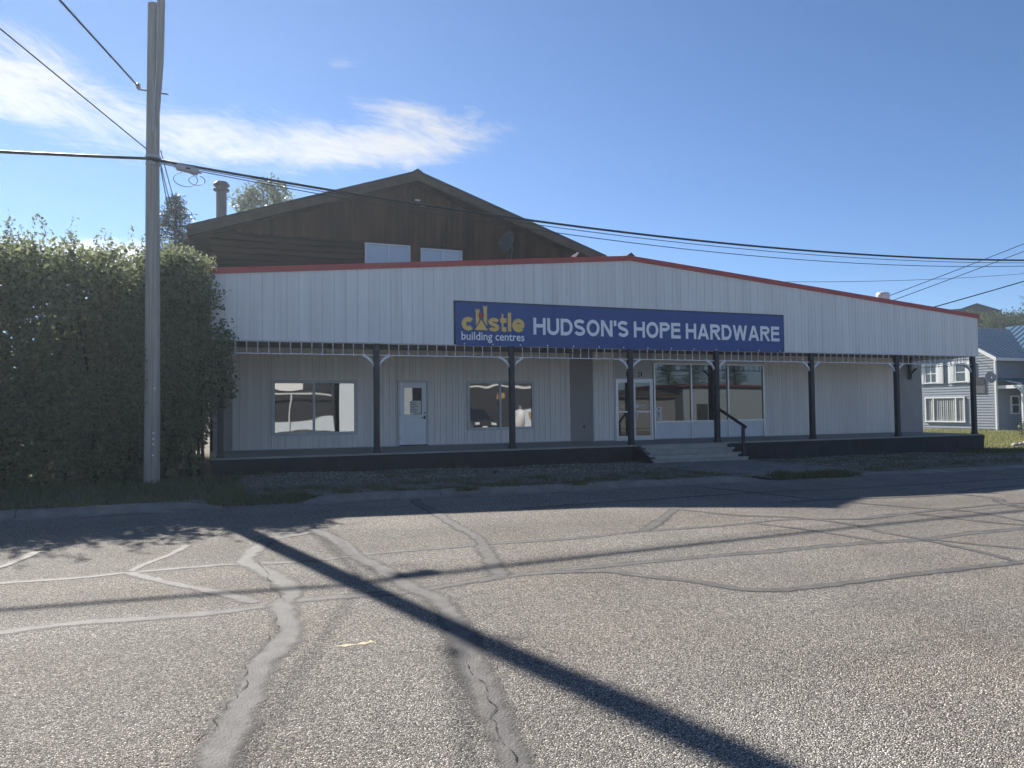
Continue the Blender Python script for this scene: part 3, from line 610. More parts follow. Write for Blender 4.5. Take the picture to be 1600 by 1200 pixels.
# steel entry door on the left wall
DOORW = mat('white_steel_door', (0.84, 0.85, 0.86), 0.4, 0.45, var=.04, vscale=4)
fr = MB(); fr.box(5.52, 5.585, LW - .05, LW + .05, DK, 2.66); fr.box(6.485, 6.55, LW - .05, LW + .05, DK, 2.66); fr.box(5.585, 6.485, LW - .05, LW + .05, 2.60, 2.66)
boxo('door_sill', DARKSTEEL, store, 5.55, 6.52, LW - .07, LW + .05, DK + .004, DK + .035)
door = fr.build('door', GREYTRIM, store)
lf = MB(); y0, y1 = LW - .012, LW + .03
lf.box(5.59, 5.745, y0, y1, DK + .04, 2.595); lf.box(6.325, 6.48, y0, y1, DK + .04, 2.595); lf.box(5.745, 6.325, y0, y1, 2.42, 2.595); lf.box(5.745, 6.325, y0, y1, DK + .04, 1.56)
lf.build('leaf', DOORW, door, bevel=.004)
for a, b in ((5.80, 6.0), (6.07, 6.27)):
    boxo('raised_panel', DOORW, door, a, b, y0 - .012, y0 + .004, .80, 1.38, bevel=.010)
boxo('pane', GLASS_FLAT, door, 5.745, 6.325, LW + .005, LW + .015, 1.56, 2.42)
boxo('notice', PAPER, door, 5.93, 6.30, LW - .002, LW + .002, 1.58, 2.0)
for i in range(6): boxo('notice_line', INK, door, 5.96, 6.10 + .15 * random.random(), LW - .0035, LW - .0025, 1.93 - i * .055, 1.945 - i * .055)
hd = MB(); hd.box(6.38, 6.44, LW - .03, LW - .012, 1.40, 1.52); hd.bar((6.41, LW - .07, 1.455), (6.28, LW - .075, 1.445), .02, .02); hd.bar((6.41, LW - .02, 1.455), (6.41, LW - .08, 1.455), .022, .022)
hd.build('handle', DARKSTEEL, door, bevel=.004)
MB().tube([(6.41, LW - .012, 1.60), (6.41, LW - .04, 1.60)], .028, 12).build('deadbolt', DARKSTEEL, door)
for zz in (.75, 1.5, 2.35): boxo('hinge', STEEL, door, 5.575, 5.60, LW - .055, LW - .015, zz, zz + .1)
# shopfront: double glass door, transom board with number, three big panes over white panels
boxo('transom_board', mat('smooth_beige_board', (.52, .50, .48), .7, .2, var=.06), store, 13.13, 14.66, SW - .01, SW + .02, 2.72, FB + .09)
fr = MB(); fy0, fy1 = SW - .06, SW + .04
fr.box(13.13, 13.19, fy0, fy1, DK, 2.72); fr.box(14.58, 14.64, fy0, fy1, DK, 2.72); fr.box(13.19, 14.58, fy0, fy1, 2.65, 2.72); fr.box(13.19, 14.58, fy0, fy1, DK, DK + .05)
gd = fr.build('shop_door', ALU, store)
for a, b in ((13.19, 13.885), (13.885, 14.58)):
    mb = MB(); q0, q1 = SW - .04, SW + .01
    mb.box(a + .003, a + .05, q0, q1, DK + .055, 2.645); mb.box(b - .05, b - .003, q0, q1, DK + .055, 2.645); mb.box(a + .05, b - .05, q0, q1, 2.59, 2.645)
    mb.box(a + .05, b - .05, q0, q1, DK + .055, DK + .16); mb.box(a + .05, b - .05, q0, q1, 1.53, 1.58)
    mb.build('door_frame', ALU, gd)
    boxo('pane', GLASS_FLAT, gd, a + .05, b - .05, SW - .015, SW - .005, DK + .16, 1.53)
    boxo('pane', GLASS_FLAT, gd, a + .05, b - .05, SW - .015, SW - .005, 1.58, 2.59)
boxo('pull_handle', STEEL, gd, 13.945, 13.985, SW - .10, SW - .065, 1.30, 1.56, bevel=.008)
for a, b, c, d in ((13.27, 13.47, 1.70, 1.77), (13.62, 13.70, 1.72, 1.82), (13.97, 14.09, 1.70, 1.82), (14.17, 14.30, 1.68, 1.78)):
    s_ = boxo('sticker', PAPER, gd, a, b, SW - .018, SW - .0155, c, d)
    if a < 13.3 or a > 14.1:
        for k in range(2): boxo('sticker_line', INK, gd, a + .02, b - .02, SW - .0195, SW - .0185, c + .018 + k * .03, c + .028 + k * .03)
for ch, xx in (('1', 13.58), ('2', 14.05), ('1', 14.18)):
    text_obj('number', ch, INK, store, xx, xx + (.05 if ch == '1' else .10), 2.80, 2.97, SW - .014, offset=.01)
sf = MB(); a0, a1 = 14.69, 19.60
for xx in (14.69, 16.26, 17.90, 19.54): sf.box(xx, xx + .06, fy0, fy1, DK + .02, 3.30)
for p, q in ((14.75, 16.26), (16.32, 17.90), (17.96, 19.54)):
    sf.box(p, q, fy0, fy1, 3.24, 3.30); sf.box(p, q, fy0 - .02, fy1, 1.14, 1.21)
sw = sf.build('shop_window', ALU, store)
for p, q in ((14.75, 16.26), (16.32, 17.90), (17.96, 19.54)):
    boxo('pane', GLASS_FLAT, sw, p, q, SW - .012, SW - .0, 1.21, 3.24)
    boxo('knee_panel', mat('white_knee_panel', (.70, .71, .72), .5, .35, var=.05, vscale=2), sw, p, q, SW - .02, SW + .01, DK + .03, 1.14)
ps = boxo('poster', PAPER, sw, 14.79, 15.02, SW - .016, SW - .0125, 1.24, 1.72)
for k in range(9):
    xx = 14.82 + random.random() * .1; zz = 1.28 + k * .046; boxo('poster_mark', INK, sw, xx, xx + .03 + .07 * random.random(), SW - .018, SW - .0168, zz, zz + .02 + .015 * random.random())
boxo('shopfront_header', GREYTRIM, store, 14.66, 19.62, SW - .02, SW + .02, 3.30, FB + .09)

# posts with scroll brackets
bpoly = [(0, 0), (0.30, 0), (0.30, -.025), (.285, -.045), (.255, -.05), (.235, -.04), (.225, -.075), (.195, -.095), (.165, -.085), (.155, -.125), (.125, -.15), (.095, -.145), (.09, -.19), (.07, -.215), (.045, -.21), (.045, -.26), (.03, -.285), (0, -.29)]
bpoly += [(0, -.20), (.022, -.175), (.05, -.13), (.09, -.082), (.14, -.04), (.19, -.012)]; bpoly[0] = (.21, 0)
def bracket(parent, x, y, z, s, m=TRIM):
    MB().prism([(x + s * a, z + b) for a, b in bpoly], y - .018, y + .018).build('bracket', m, parent)
PY = D + 0.085; hw = 0.075
posts = []
for i, xx in enumerate(PX):
    mb = MB(); mb.box(xx - hw, xx + hw, PY - hw, PY + hw, DK + .003, FB + .09)
    p = mb.build('post', NAVY, store, bevel=.008); posts.append(p)
    boxo('post_base', NAVY, p, xx - hw - .015, xx + hw + .015, PY - hw - .012, PY + hw + .015, DK + .002, DK + .07)
    for s in (-1, 1):
        if (i == 0 and s < 0) or (i == 7 and s > 0): continue
        bracket(p, xx + s * hw, PY, 3.195, s)
# frieze: rails and turned spindles
spm = MB().lathe([(.017, 0), (.017, .05), (.011, .058), (.018, .075), (.009, .10), (.013, .145), (.009, .19), (.018, .215), (.011, .232), (.017, .24), (.017, .29)], (0, 0, 0), 8)
spme = bpy.data.meshes.new('spindle'); spme.from_pydata(spm.v, [], spm.f); spme.materials.append(TRIM)
def frieze(a, b, axis='x', fixed=PY):
    mb = MB()
    if axis == 'x': mb.box(a, b, fixed - .018, fixed + .018, 3.195, 3.22); mb.box(a, b, fixed - .018, fixed + .018, 3.51, 3.535)
    else: mb.box(fixed - .018, fixed + .018, a, b, 3.195, 3.22); mb.box(fixed - .018, fixed + .018, a, b, 3.51, 3.535)
    f = mb.build('frieze', TRIM, store)
    n = max(3, round((b - a) / 0.275))
    for k in range(1, n):
        t = a + (b - a) * k / n
        o = link('spindle', spme, None, f); o.location = Vector((t, fixed, 3.22) if axis == 'x' else (fixed, t, 3.22)) - org(f)
for a, b in zip(PX[:-1], PX[1:]): frieze(a + hw, b - hw)
frieze(PY + hw, SW - .05, 'y', PX[7])
frieze(PY + hw, LW - .05, 'y', PX[0])
MB().prism([(PY + hw - b_ * 0 + a_, 3.195 + b_) for a_, b_ in bpoly], PX[7] - .018, PX[7] + .018, 'x').build('bracket', TRIM, posts[7])
boxo('wall_post', NAVY, store, PX[7] - .06, PX[7] + .06, SW - .10, SW - .02, 2.75, FB + .08)
MB().prism([(SW - .10 - a_, 3.195 + b_) for a_, b_ in bpoly], PX[7] - .018, PX[7] + .018, 'x').build('bracket', NAVY, store)  # bracket coloured dark to stand for its shade; other brackets are white
# deck of boards, skirt of boards
dk = MB(); dk.box(XL, 27.5, D + .02, 24.0, DK - .10, DK - .045); dk = dk.build('deck', SKIRT, store)
for k in range(25):
    y0 = D - .03 + k * .1465
    MB().box(XL - .02, 27.52, y0, y0 + .139, DK - .042, DK).build('deck_board', DECK, dk)
sk = MB(); sk.box(XL, 12.12, D + .02, D + .06, -.2, DK - .044); sk.box(15.6, 27.5, D + .02, D + .06, -.3, DK - .044); sk = sk.build('deck_skirt', SKIRT, store)
def skirt_run(x0, x1):
    x = x0
    while x < x1 - .02:
        w = min(.39, x1 - x); boxo('skirt_board', SKIRT, sk, x + .003, x + w - .003, D - .012 + random.uniform(-.004, .004), D + .016, gz(x) - .05, DK - .046); x += w
skirt_run(XL, 12.12); skirt_run(15.6, 27.56)
boxo('deck_edge', SKIRT, sk, XL, 12.12, D - .045, D - .014, DK - .18, DK - .044); boxo('deck_edge', SKIRT, sk, 15.6, 27.56, D - .045, D - .014, DK - .18, DK - .044)
boxo('skirt_side', SKIRT, sk, 27.50, 27.55, D + .02, SW + .6, -.35, DK - .044)
# steps
STEP = mat('grey_green_step_paint', (0.40, 0.39, 0.35), .75, .25, var=.2, vscale=4, island=.08)
for k, (z, yf) in enumerate(((DK - .002, 20.10), (.405, 19.83), (.27, 19.56), (.135, 19.29))):
    st = MB(); x0, x1 = (12.20 - k * .03, 15.42 + k * .05)
    st.box(x0, x1, yf, yf + .31, z - .04, z); o = st.build('step', STEP, store, bevel=.006)
    boxo('riser', STEP, o, x0 + .02, x1 - .02, yf + .03, yf + .055, z - .15, z - .042)
for xs_ in ((12.06, 12.15), (15.40, 15.46)):
    MB().prism([(20.4, .50), (20.12, .50), (19.9, .36), (19.62, .22), (19.36, .10), (19.30, -.1), (20.4, -.1)], xs_[0], xs_[1], 'x').build('stringer', NAVY, store)
for k in range(3): boxo('stringer_cleat', NAVY, store, 11.99, 12.19, 19.86 - k * .27, 20.1 - k * .27, .43 - k * .13, .47 - k * .13)
hr = MB(); hr.bar((15.36, 20.42, 1.60), (15.50, 19.30, 1.04), .05, .09); hr = hr.build('handrail', NAVY, store, bevel=.006)
boxo('newel', NAVY, hr, 15.45, 15.53, 19.40, 19.48, -.02, 1.06)
# small fittings
boxo('outlet_box', DARKSTEEL, store, 12.02, 12.09, 23.60, 23.66, 1.0, 1.1)
v = MB(); v.lathe([(.13, 5.0), (.13, 5.72), (.16, 5.73), (.16, 5.78), (.24, 5.80), (.25, 6.0), (.23, 6.07), (.10, 6.12)], (24.35, 22.0, 0), 18)
v.build('roof_vent', mat('pale_vent', (.62, .62, .6), .4, .5, metal=.3, var=.1), store, smooth=False)

gull = empty('perched_bird', (10.2, D + .05, 6.26), 'small white bird perched on the red roof edge below the brown gable', 'bird')
q = MB(); q.tube([(10.06, D + .05, 6.29), (10.12, D + .05, 6.305), (10.18, D + .05, 6.325), (10.235, D + .05, 6.35), (10.265, D + .05, 6.385), (10.285, D + .05, 6.41), (10.305, D + .05, 6.408), (10.335, D + .05, 6.40)], [.006, .022, .042, .040, .026, .027, .018, .003], 10)
q.build('body', TRIM, gull, smooth=True)
for sx in (-.012, .012): MB().tube([(10.205, D + .05 + sx, 6.31), (10.21, D + .05 + sx, 6.262)], .004, 5).build('leg', GOLD, gull)
# ------------------------------------------------------------------ banner
ban = empty('shop_banner', (12.17, D - .03, 3.53), 'long navy blue vinyl banner with store name on the white fascia', 'banner')
bx0, bx1, bz0, bz1 = 6.37, 17.98, 3.52, 4.75
def bsurf(x, z): return D - .035 + .006 * math.sin(x * 2.3 + z * 3) * math.sin(z * 4 + x * .7) + .004 * math.sin((x + z * 1.6) * 7)
nx, nz = 120, 14; V = []; F = []
for j in range(nz + 1):
    for i in range(nx + 1):
        x = bx0 + (bx1 - bx0) * i / nx; z = bz0 + (bz1 - bz0) * j / nz - (.012 * math.sin(i / nx * math.pi * 9) ** 2 if j == 0 else 0)
        V.append((x, bsurf(x, z), z))
for j in range(nz):
    for i in range(nx): F.append((j * (nx + 1) + i, j * (nx + 1) + i + 1, (j + 1) * (nx + 1) + i + 1, (j + 1) * (nx + 1) + i))
MB().add(V, F).build('sheet', BANNER, ban, smooth=True)
bd = MB(); bd.box(bx0 - .05, bx1 + .04, D - .022, D - .004, bz0 + .02, bz1 + .04); bd.build('backing_board', mat('dark_board', (.03, .035, .05), .7, .2), ban)
YB = D - .050
sign_text("HUDSON'S HOPE HARDWARE", BANNERW, ban, 8.75, 17.80, 3.88, 4.38, YB)
text_obj('slogan', 'building centres', BANNERW, ban, 6.53, 8.46, 3.60, 3.91, YB, offset=.012)
def logo(strokes, t, x0, w, z0, hgt):
    mb = MB()
    for i_, st in enumerate(strokes): stroke_poly(mb, st, t, lambda u: x0 + u * w, lambda v: z0 + v * hgt, YB - .0004 * i_)
    mb.build('logo_letter', GOLD, ban)
logo([arc(.5, .5, .34, .34, 42, 318, 22)], .35, 6.545, .385, 3.945, .38)
logo([arc(.5, .71, .33, .165, 10, 190, 10) + [(.22, .60), (.4, .53), (.62, .46), (.8, .38)] + arc(.5, .28, .33, .155, 10, -170, 10)], .28, 7.335, .36, 3.94, .385)
logo([[(.38, .0), (.38, 1.0)], [(.05, .62), (.95, .62)], [(.5, .10), (.92, .10)]], .27, 7.70, .215, 3.95, .50)
logo([[(.5, 0), (.5, 1)]], 1.0, 7.945, .105, 3.95, .545)
logo([arc(.5, .5, .36, .36, 0, 325, 24), [(.2, .47), (.96, .47)]], .30, 8.085, .385, 3.94, .385)
tw = MB()
def flat(poly, y=YB): tw.add([(a, y, b) for a, b in poly], [tuple(range(len(poly)))])
def tower(xa, xb, zt, tb):
    n = (xb - xa) / 5; flat([(xa, zt - .09), (xb, zt - .09), (xb, zt - .035), (xa, zt - .035)])
    for k in (0, 2, 4): flat([(xa + k * n, zt - .035), (xa + (k + 1) * n, zt - .035), (xa + (k + 1) * n, zt), (xa + k * n, zt)])
    flat(tb)
tower(6.955, 7.08, 4.57, [(6.965, 4.48), (6.965, 4.10), (6.985, 4.10), (7.07, 4.24), (7.07, 4.48)])
tower(7.19, 7.315, 4.67, [(7.20, 4.58), (7.20, 4.24), (7.285, 4.10), (7.305, 4.10), (7.305, 4.58)])
flat([(6.935, 3.965), (7.325, 3.965), (7.13, 4.27)])
tw.build('logo_castle', GOLD, ban)
tw = MB(); flat([(7.07, 4.30), (7.03, 4.38), (7.05, 4.44), (7.09, 4.41), (7.125, 4.49), (7.16, 4.41), (7.21, 4.45), (7.22, 4.38), (7.18, 4.30), (7.125, 4.35)]); tw.build('logo_flag', REDP, ban)
for k in range(14):
    xx = 6.62 + k * .86; 
    q = MB(); q.tube([(xx, D - .052, 3.56), (xx, D - .044, 3.56)], .022, 10); q.build('grommet', TRIM, ban)

# ------------------------------------------------------------------ brown timber building behind
AX, AZ, SL = 6.51, 9.92, 0.338; EL_, ER_ = -0.76, 13.80; RY0, RY1 = 25.0, 38.5; BW = 25.6
def rz(x): return AZ - abs(x - AX) * SL
tim = empty('timber_building', (6.5, 31, 0), 'dark brown timber building with wide low gable behind the white store', 'building')
MB().prism([(-0.1, 0), (13.1, 0), (13.1, rz(13.1) - .35), (AX, AZ - .35), (-.1, rz(-.1) - .35)], BW + .03, 38).build('wall', BROWNH, tim)
wall_t = tim.children[0]
wins = [(4.79, 6.37, 6.45, 7.42), (6.74, 8.26, 6.45, 7.37)]
x = -0.1; k = 0
while x < 13.08:
    w = .2; zt0, zt1 = rz(x) - .36, rz(x + w) - .36
    if 4.6 < x < 8.3: zlo = 7.45
    elif x > 8.3: zlo = 5.9
    else: zlo = 7.48
    if min(zt0, zt1) > zlo + .05:
        dy = random.uniform(-.008, .006); top = AZ - .36 if x < AX < x + w else None
        MB().add([(x + .004, BW + dy, zlo), (x + w - .004, BW + dy, zlo), (x + w - .004, BW + dy, zt1), (x + .004, BW + dy, zt0), (x + .004, BW + .03, zlo), (x + w - .004, BW + .03, zlo), (x + w - .004, BW + .03, zt1), (x + .004, BW + .03, zt0)],
                 [(0, 1, 2, 3), (4, 0, 3, 7), (1, 5, 6, 2), (4, 5, 1, 0)]).build('board', BROWN, wall_t)
    x += w
z = 5.2
while z < 7.40:                       # horizontal log siding left of and between the windows
    a = -.1
    for p, q in ((-.1, 4.75), (8.30, 8.30)):
        if q - p > .1: MB().prism([(BW + .03, z + .005), (BW - .012, z + .03), (BW - .02, z + .10), (BW - .012, z + .17), (BW + .03, z + .195)], p, q, 'x').build('log_board', BROWNH, wall_t)
    z += .2
boxo('seam_board', BROWN, tim, -.1, 4.75, BW - .03, BW + .02, 7.42, 7.475)
boxo('wall_strip', BROWN, tim, 6.40, 6.72, BW - .005, BW + .029, 5.2, 7.45)
for W in wins: house_window(tim, W, BW, (.52,), fw=.045, m=TRIM, glass=GLASS_BLIND)
# roof as two slabs with barge boards and standing seams
def slab(xa, xb, ya, yb, t0, t1, name, m, parent):
    za, zb_ = rz(xa), rz(xb)
    return MB().add([(xa, ya, za + t0), (xb, ya, zb_ + t0), (xb, yb, zb_ + t0), (xa, yb, za + t0), (xa, ya, za + t1), (xb, ya, zb_ + t1), (xb, yb, zb_ + t1), (xa, yb, za + t1)],
                    [(0, 3, 2, 1), (4, 5, 6, 7), (0, 1, 5, 4), (1, 2, 6, 5), (2, 3, 7, 6), (3, 0, 4, 7)]).build(name, m, parent)
r1 = slab(EL_, AX, RY0, RY1, -.10, 0, 'roof', ROOFM, tim); r2 = slab(AX, ER_, RY0, RY1, -.10, 0, 'roof', ROOFM, tim)
for (a, b, rr) in ((EL_, AX, r1), (AX, ER_, r2)):
    slab(a, b, RY0 + .025, RY0 + .06, -.33, -.102, 'barge_board', BARGE, rr)
    slab(a, b, RY0 + .06, BW + .0, -.36, -.335, 'soffit', BROWN, rr)
    for k in range(6):
        xx = a + (b - a) * (k + .5) / 6; q = MB(); q.box(xx - .02, xx + .02, RY0 + .1, RY1, rz(xx) - .02, rz(xx) + .035); q.build('roof_seam', ROOFM, rr)
MB().prism([(AX - .18, AZ - .05), (AX, AZ + .05), (AX + .18, AZ - .05)], RY0 - .02, RY1).build('ridge_cap', ROOFM, tim)
ch = MB(); ch.lathe([(.185, 8.0), (.185, 9.93), (.28, 9.97), (.29, 10.02), (.20, 10.05), (.20, 10.13), (.29, 10.15), (.29, 10.21), (.2, 10.31), (.08, 10.35)], (0.27, 30.0, 0), 20)
ch.build('vent_stack', mat('grey_flue_metal', (.22, .205, .19), .6, .3, metal=.2, var=.15, vscale=4), tim)
for xx, zz, s_ in ((6.55, 9.02, .05), (6.75, 8.85, .06)): boxo('wall_fixture', TRIM, tim, xx, xx + .18, BW - .06, BW - .01, zz, zz + .04)

def dish(name, c, r, yaw, pitch, label, arm=True, m=STEEL):
    o = empty(name, c, label, 'dish'); R = Matrix.Rotation(yaw, 3, 'Z') @ Matrix.Rotation(pitch, 3, 'X'); cv = Vector(c)
    V = []; F = []; n = 20; K = 5
    for k in range(K + 1):
        q = r * k / K
        for j in range(n):
            a = 2 * math.pi * j / n; V.append(cv + R @ Vector((q * math.cos(a), -.25 * q * q / r, q * math.sin(a) * 1.08)))
    for k in range(K):
        for j in range(n): F.append((k * n + j, k * n + (j + 1) % n, (k + 1) * n + (j + 1) % n, (k + 1) * n + j))
    d = MB().add(V, F).build('reflector', m, o, smooth=True); sd = d.modifiers.new('solid', 'SOLIDIFY'); sd.thickness = .012
    f_ = cv + R @ Vector((0, -r * 1.05, -.35 * r)); mb = MB(); mb.tube([cv + R @ Vector((0, -.22 * r, -r * 1.0)), f_], .016, 6); mb.build('feed_arm', m, o)
    MB().bar(f_ + Vector((0, 0, -.04)), f_ + R @ Vector((-.28 * 0, .0, .06)), .09, .09).build('receiver', m, o)
    MB().tube([cv + R @ Vector((0, .03, 0)), cv + R @ Vector((0, .22, -.05)), cv + R @ Vector((0, .25, -.5))], .025, 8).build('mast', m, o)
    return o
GREYDISH = mat('grey_dish_paint', (.11, .115, .12), .6, .3, var=.1)
dish('satellite_dish', (9.85, BW - .5, 7.66), .38, math.radians(-68), math.radians(-12), 'grey satellite dish against the dark brown gable wall', m=GREYDISH)

# ------------------------------------------------------------------ utility poles and cables
def make_pole(x, y, h, label, zg):
    o = empty('utility_pole', (x, y, zg), label, 'utility pole', 'wooden utility poles along the street')
    n = 14; pts = [(x + .05 * math.sin(i * .5) * .15, y, zg - .2 + (h - zg + .2) * i / n) for i in range(n + 1)]
    MB().tube(pts, [.172 - .042 * i / n for i in range(n + 1)], 18).build('shaft', POLE, o, smooth=False)
    return o
p1 = make_pole(-1.29, 18.9, 11.1, 'weathered wooden utility pole standing in front of the tall hedge', .08)
q = MB(); q.tube([(-1.20, 18.80, 8.2), (-1.15, 18.77, 9.8), (-1.11, 18.76, 12.6)], [.03, .085, .085], 12); q.build('pole_extension', POLE, p1)
q = MB(); q.tube([(-1.29, 18.73, 8.1), (-1.21, 18.70, 9.6), (-1.17, 18.68, 12.4)], .012, 6); q.build('ground_wire', STEEL, p1)
q = MB(); q.tube([(-1.62, 18.85, 9.06), (-0.98, 18.93, 9.06)], .02, 8); q.build('through_bolt', STEEL, p1)
q = MB(); q.lathe([(.03, 0), (.06, .03), (.035, .06), (.06, .09), (.03, .12)], (-1.60, 18.84, 9.07), 12); q.build('insulator', mat('porcelain', (.5, .5, .48), .3, .5), p1)
for zz in (1.25, 1.12, 1.0, .75, 2.25): MB().tube([(-1.27 + .02 * zz, 18.74, zz), (-1.27 + .02 * zz, 18.715, zz)], .022, 8).build('tag', TRIM, p1)
for zz in (7.38, 7.55): MB().lathe([(.165, -.02), (.165, .02)], (-1.29, 18.9, zz), 18).build('strap', STEEL, p1)
p2 = make_pole(36.0, 18.9, 11.2, 'wooden utility pole further along the street past the store', -.2)
p3 = make_pole(-34.5, 18.9, 11.0, 'wooden utility pole up the street beyond the hedge', .08)
p4 = make_pole(-13.0, -13.0, 10.0, 'wooden utility pole across the street', .06)
def cable(pts, r, label, name='overhead_cable', n=6):
    o = MB().tube(pts, r, n).build(name, CABLE, smooth=True); return tag(o, label, 'cable', 'overhead cables')
def span(a, b, sag, k=28):
    a = Vector(a); b = Vector(b); return [a.lerp(b, t / k) - Vector((0, 0, sag * 4 * (t / k) * (1 - t / k))) for t in range(k + 1)]
main = [(X, 18.9 - .17, 6.63 + .0026 * (X - 16.5) ** 2) for X in np.linspace(-1.29, 35.9, 40)]
cable(main, .031, 'thick black cable bundle sweeping right across the store from the pole', n=8)
cable([(-1.29 - t, 18.73, 7.46 - .068 * t + .00205 * t * t) for t in np.linspace(0, 33.2, 26)], .034, 'thick black cable bundle leaving the pole towards the left', n=8)
cable([(x, y + .03, z - .06 - .24 * math.sin(min(1, max(0, (x + 1.3) / 37)) * math.pi)) for x, y, z in main], .011, 'thin wire hanging lowest below the thick cable bundle')
cable([(x, y - .03, z - .05 - .08 * math.sin(min(1, max(0, (x + 1.3) / 37)) * math.pi)) for x, y, z in main], .010, 'thin wire hanging close below the thick cable bundle')
cable(span((24.7, 22.2, 5.95), (36, 18.9, 10.37), .05), .014, 'thin wire climbing from the store roof, upper of the pair')
cable(span((24.9, 22.1, 5.80), (36, 18.9, 10.0), .05), .014, 'thin wire climbing from the store roof, lower of the pair')
cable(span((25.47, 20.8, 5.38), (36, 18.9, 8.30), .04), .022, 'dark service cable rising from the right end of the red roof edge')
cable(span((36, 48, 11.4), (80, 48, 15), .55), .020, 'thin distant wire crossing low behind the roof vent')
a = Vector((-1.60, 18.84, 9.12)); b = Vector((-2.32, 14, 8.44)); cable(span(a, a + (b - a) * 6.5, .0), .020, 'twisted service cable coming down to the pole from the upper left')
a = Vector((-1.42, 18.8, 7.69)); b = Vector((-3.17, 14, 7.86)); cable(span(a, a + (b - a) * 6.6, .02), .012, 'thin wire reaching the pole just above the cable bundle')
for k, (za, e, lb) in enumerate(((7.72, (-.62, 25.9, 6.95), 'drop wire right of the pole starting above the cable bundle'), (7.40, (-.75, 25.9, 6.75), 'drop wire right of the pole starting below the cable bundle'), (7.30, (-.9, 25.9, 6.5), 'lowest drop wire slanting down beside the pole'))):
    cable(span((-1.13, 18.88, za), e, .25), .011, lb)
bx = empty('splice_enclosure', (-.57, 18.72, 7.2), 'pale grey splice box with wire loops hanging from the cable by the pole', 'splice box')
q = MB(); q.tube([(-.86, 18.71, 7.345), (-.80, 18.71, 7.335), (-.78, 18.71, 7.332), (-.34, 18.71, 7.255), (-.32, 18.71, 7.25), (-.26, 18.71, 7.24)], [.03, .035, .085, .085, .035, .03], 10); q.build('case', mat('pale_plastic', (.50, .50, .49), .5, .3, var=.1), bx)
boxo('label_plate', DARKSTEEL, bx, -.60, -.50, 18.622, 18.626, 7.27, 7.31)
for cx, rr in ((-.60, .22), (-.36, .15)):
    q = MB(); q.tube([(cx + rr * 1.15 * math.cos(t), 18.71, 7.05 + rr * .75 * math.sin(t)) for t in np.linspace(1.9, 1.9 + 5.6, 22)], .008, 5); q.build('wire_loop', CABLE, bx)

# ------------------------------------------------------------------ planting at the left
HEDGE = leaf_mat('hedge_leaf', (0.07, 0.10, 0.05), (0.19, 0.21, 0.105), .42, .7)
hedge = empty('hedge', (-7, 20.6, .08), 'tall overgrown green hedge filling the left side behind the pole', 'hedge')
C = []; R = []
for _ in range(430):
    x = rng.uniform(-14.5, -1.0); z = rng.uniform(.35, 5.15); y = rng.uniform(18.75 if x < -2.3 else 19.6, 22.0)
    if z < 1.6 and y < 19.2: y += .3
    C.append((x, y, z)); R.append(rng.uniform(.5, .85))
for x in np.arange(-14.5, -.8, .38): C.append((x, rng.uniform(18.7 if x < -2.2 else 19.6, 20.6), rng.uniform(4.85, 5.3))); R.append(rng.uniform(.35, .6)); C.append((x, rng.uniform(20.2, 21.8), rng.uniform(5.0, 5.45))); R.append(rng.uniform(.35, .6))
for _ in range(70): C.append((rng.uniform(-4.0, -.75), rng.uniform(22.2, 28), rng.uniform(.5, 5.3))); R.append(rng.uniform(.55, .85))  # unseen clumps added behind the hedge to keep sun off the deck end
for _ in range(60): C.append((rng.uniform(-1.5, -.45), rng.uniform(21.8, 28.5), rng.uniform(.4, 5.4))); R.append(rng.uniform(.4, .6))  # more unseen clumps, added to plug the sun gap beside the timber wall
V = clump_leaves(C, R, 900, .115, aspect=.58)
sh = []
for _ in range(230):
    x = rng.uniform(-14, -.9); y = rng.uniform(18.7 if x < -2.2 else 19.5, 21.5); z0 = rng.uniform(5.1, 5.6); h = rng.uniform(.2, .75); t = rng.uniform(0, 1, 26)
    sh.append(np.stack([x + rng.normal() * .12 * t + rng.normal(size=26) * .03, y + rng.normal() * .12 * t + rng.normal(size=26) * .03, z0 + h * t], 1))
V = np.concatenate([V, leaves(np.concatenate(sh), .085, droop=-.6)])
Pc = np.stack([rng.uniform(-14.4, -1.2, 9000), rng.uniform(20.4, 22.4, 9000), rng.uniform(0, 1, 9000) ** 1.35 * 5.2], 1)
C2 = [(-1.62, 18.95, 1.9), (-1.5, 18.85, 2.5), (-1.55, 18.9, 3.1), (-1.7, 19.1, 3.7), (-1.75, 19.0, 1.2)]
V = np.concatenate([V, leaves(Pc, .26, aspect=.6), clump_leaves(C2, [.3, .26, .28, .35, .35], 1100, .09)])
stuff_obj('foliage', V, HEDGE, None, None, hedge)
for k in range(22):
    x = -14 + k * .6 + rng.uniform(-.2, .2); y = rng.uniform(20.2, 21.8)
    MB().tube([(x, y, 0), (x + rng.uniform(-.2, .2), y + rng.uniform(-.2, .2), 2), (x + rng.uniform(-.5, .5), y + rng.uniform(-.4, .4), 4.6)], [.05, .035, .012], 6).build('stem', BARK, hedge)
shrub = empty('lilac_bush', (-.5, 20.3, .08), 'rounded green bush overlapping the left end of the white fascia', 'bush')
C = []; R = []
for _ in range(95):
    z = rng.uniform(1.3, 5.1); xm = -.15 + .35 * math.exp(-((z - 2.7) / 1.1) ** 2) - (max(0, z - 4) * .25) - max(0, 1.9 - z) * .5
    C.append((rng.uniform(-1.7, xm - .12), rng.uniform(19.35, 21.6) if z > 1.6 else rng.uniform(19.9, 21), z)); R.append(rng.uniform(.38, .62))
for _ in range(16): C.append((rng.uniform(-1.6, -.25), rng.uniform(19.6, 21), rng.uniform(5.0, 5.5))); R.append(.35)
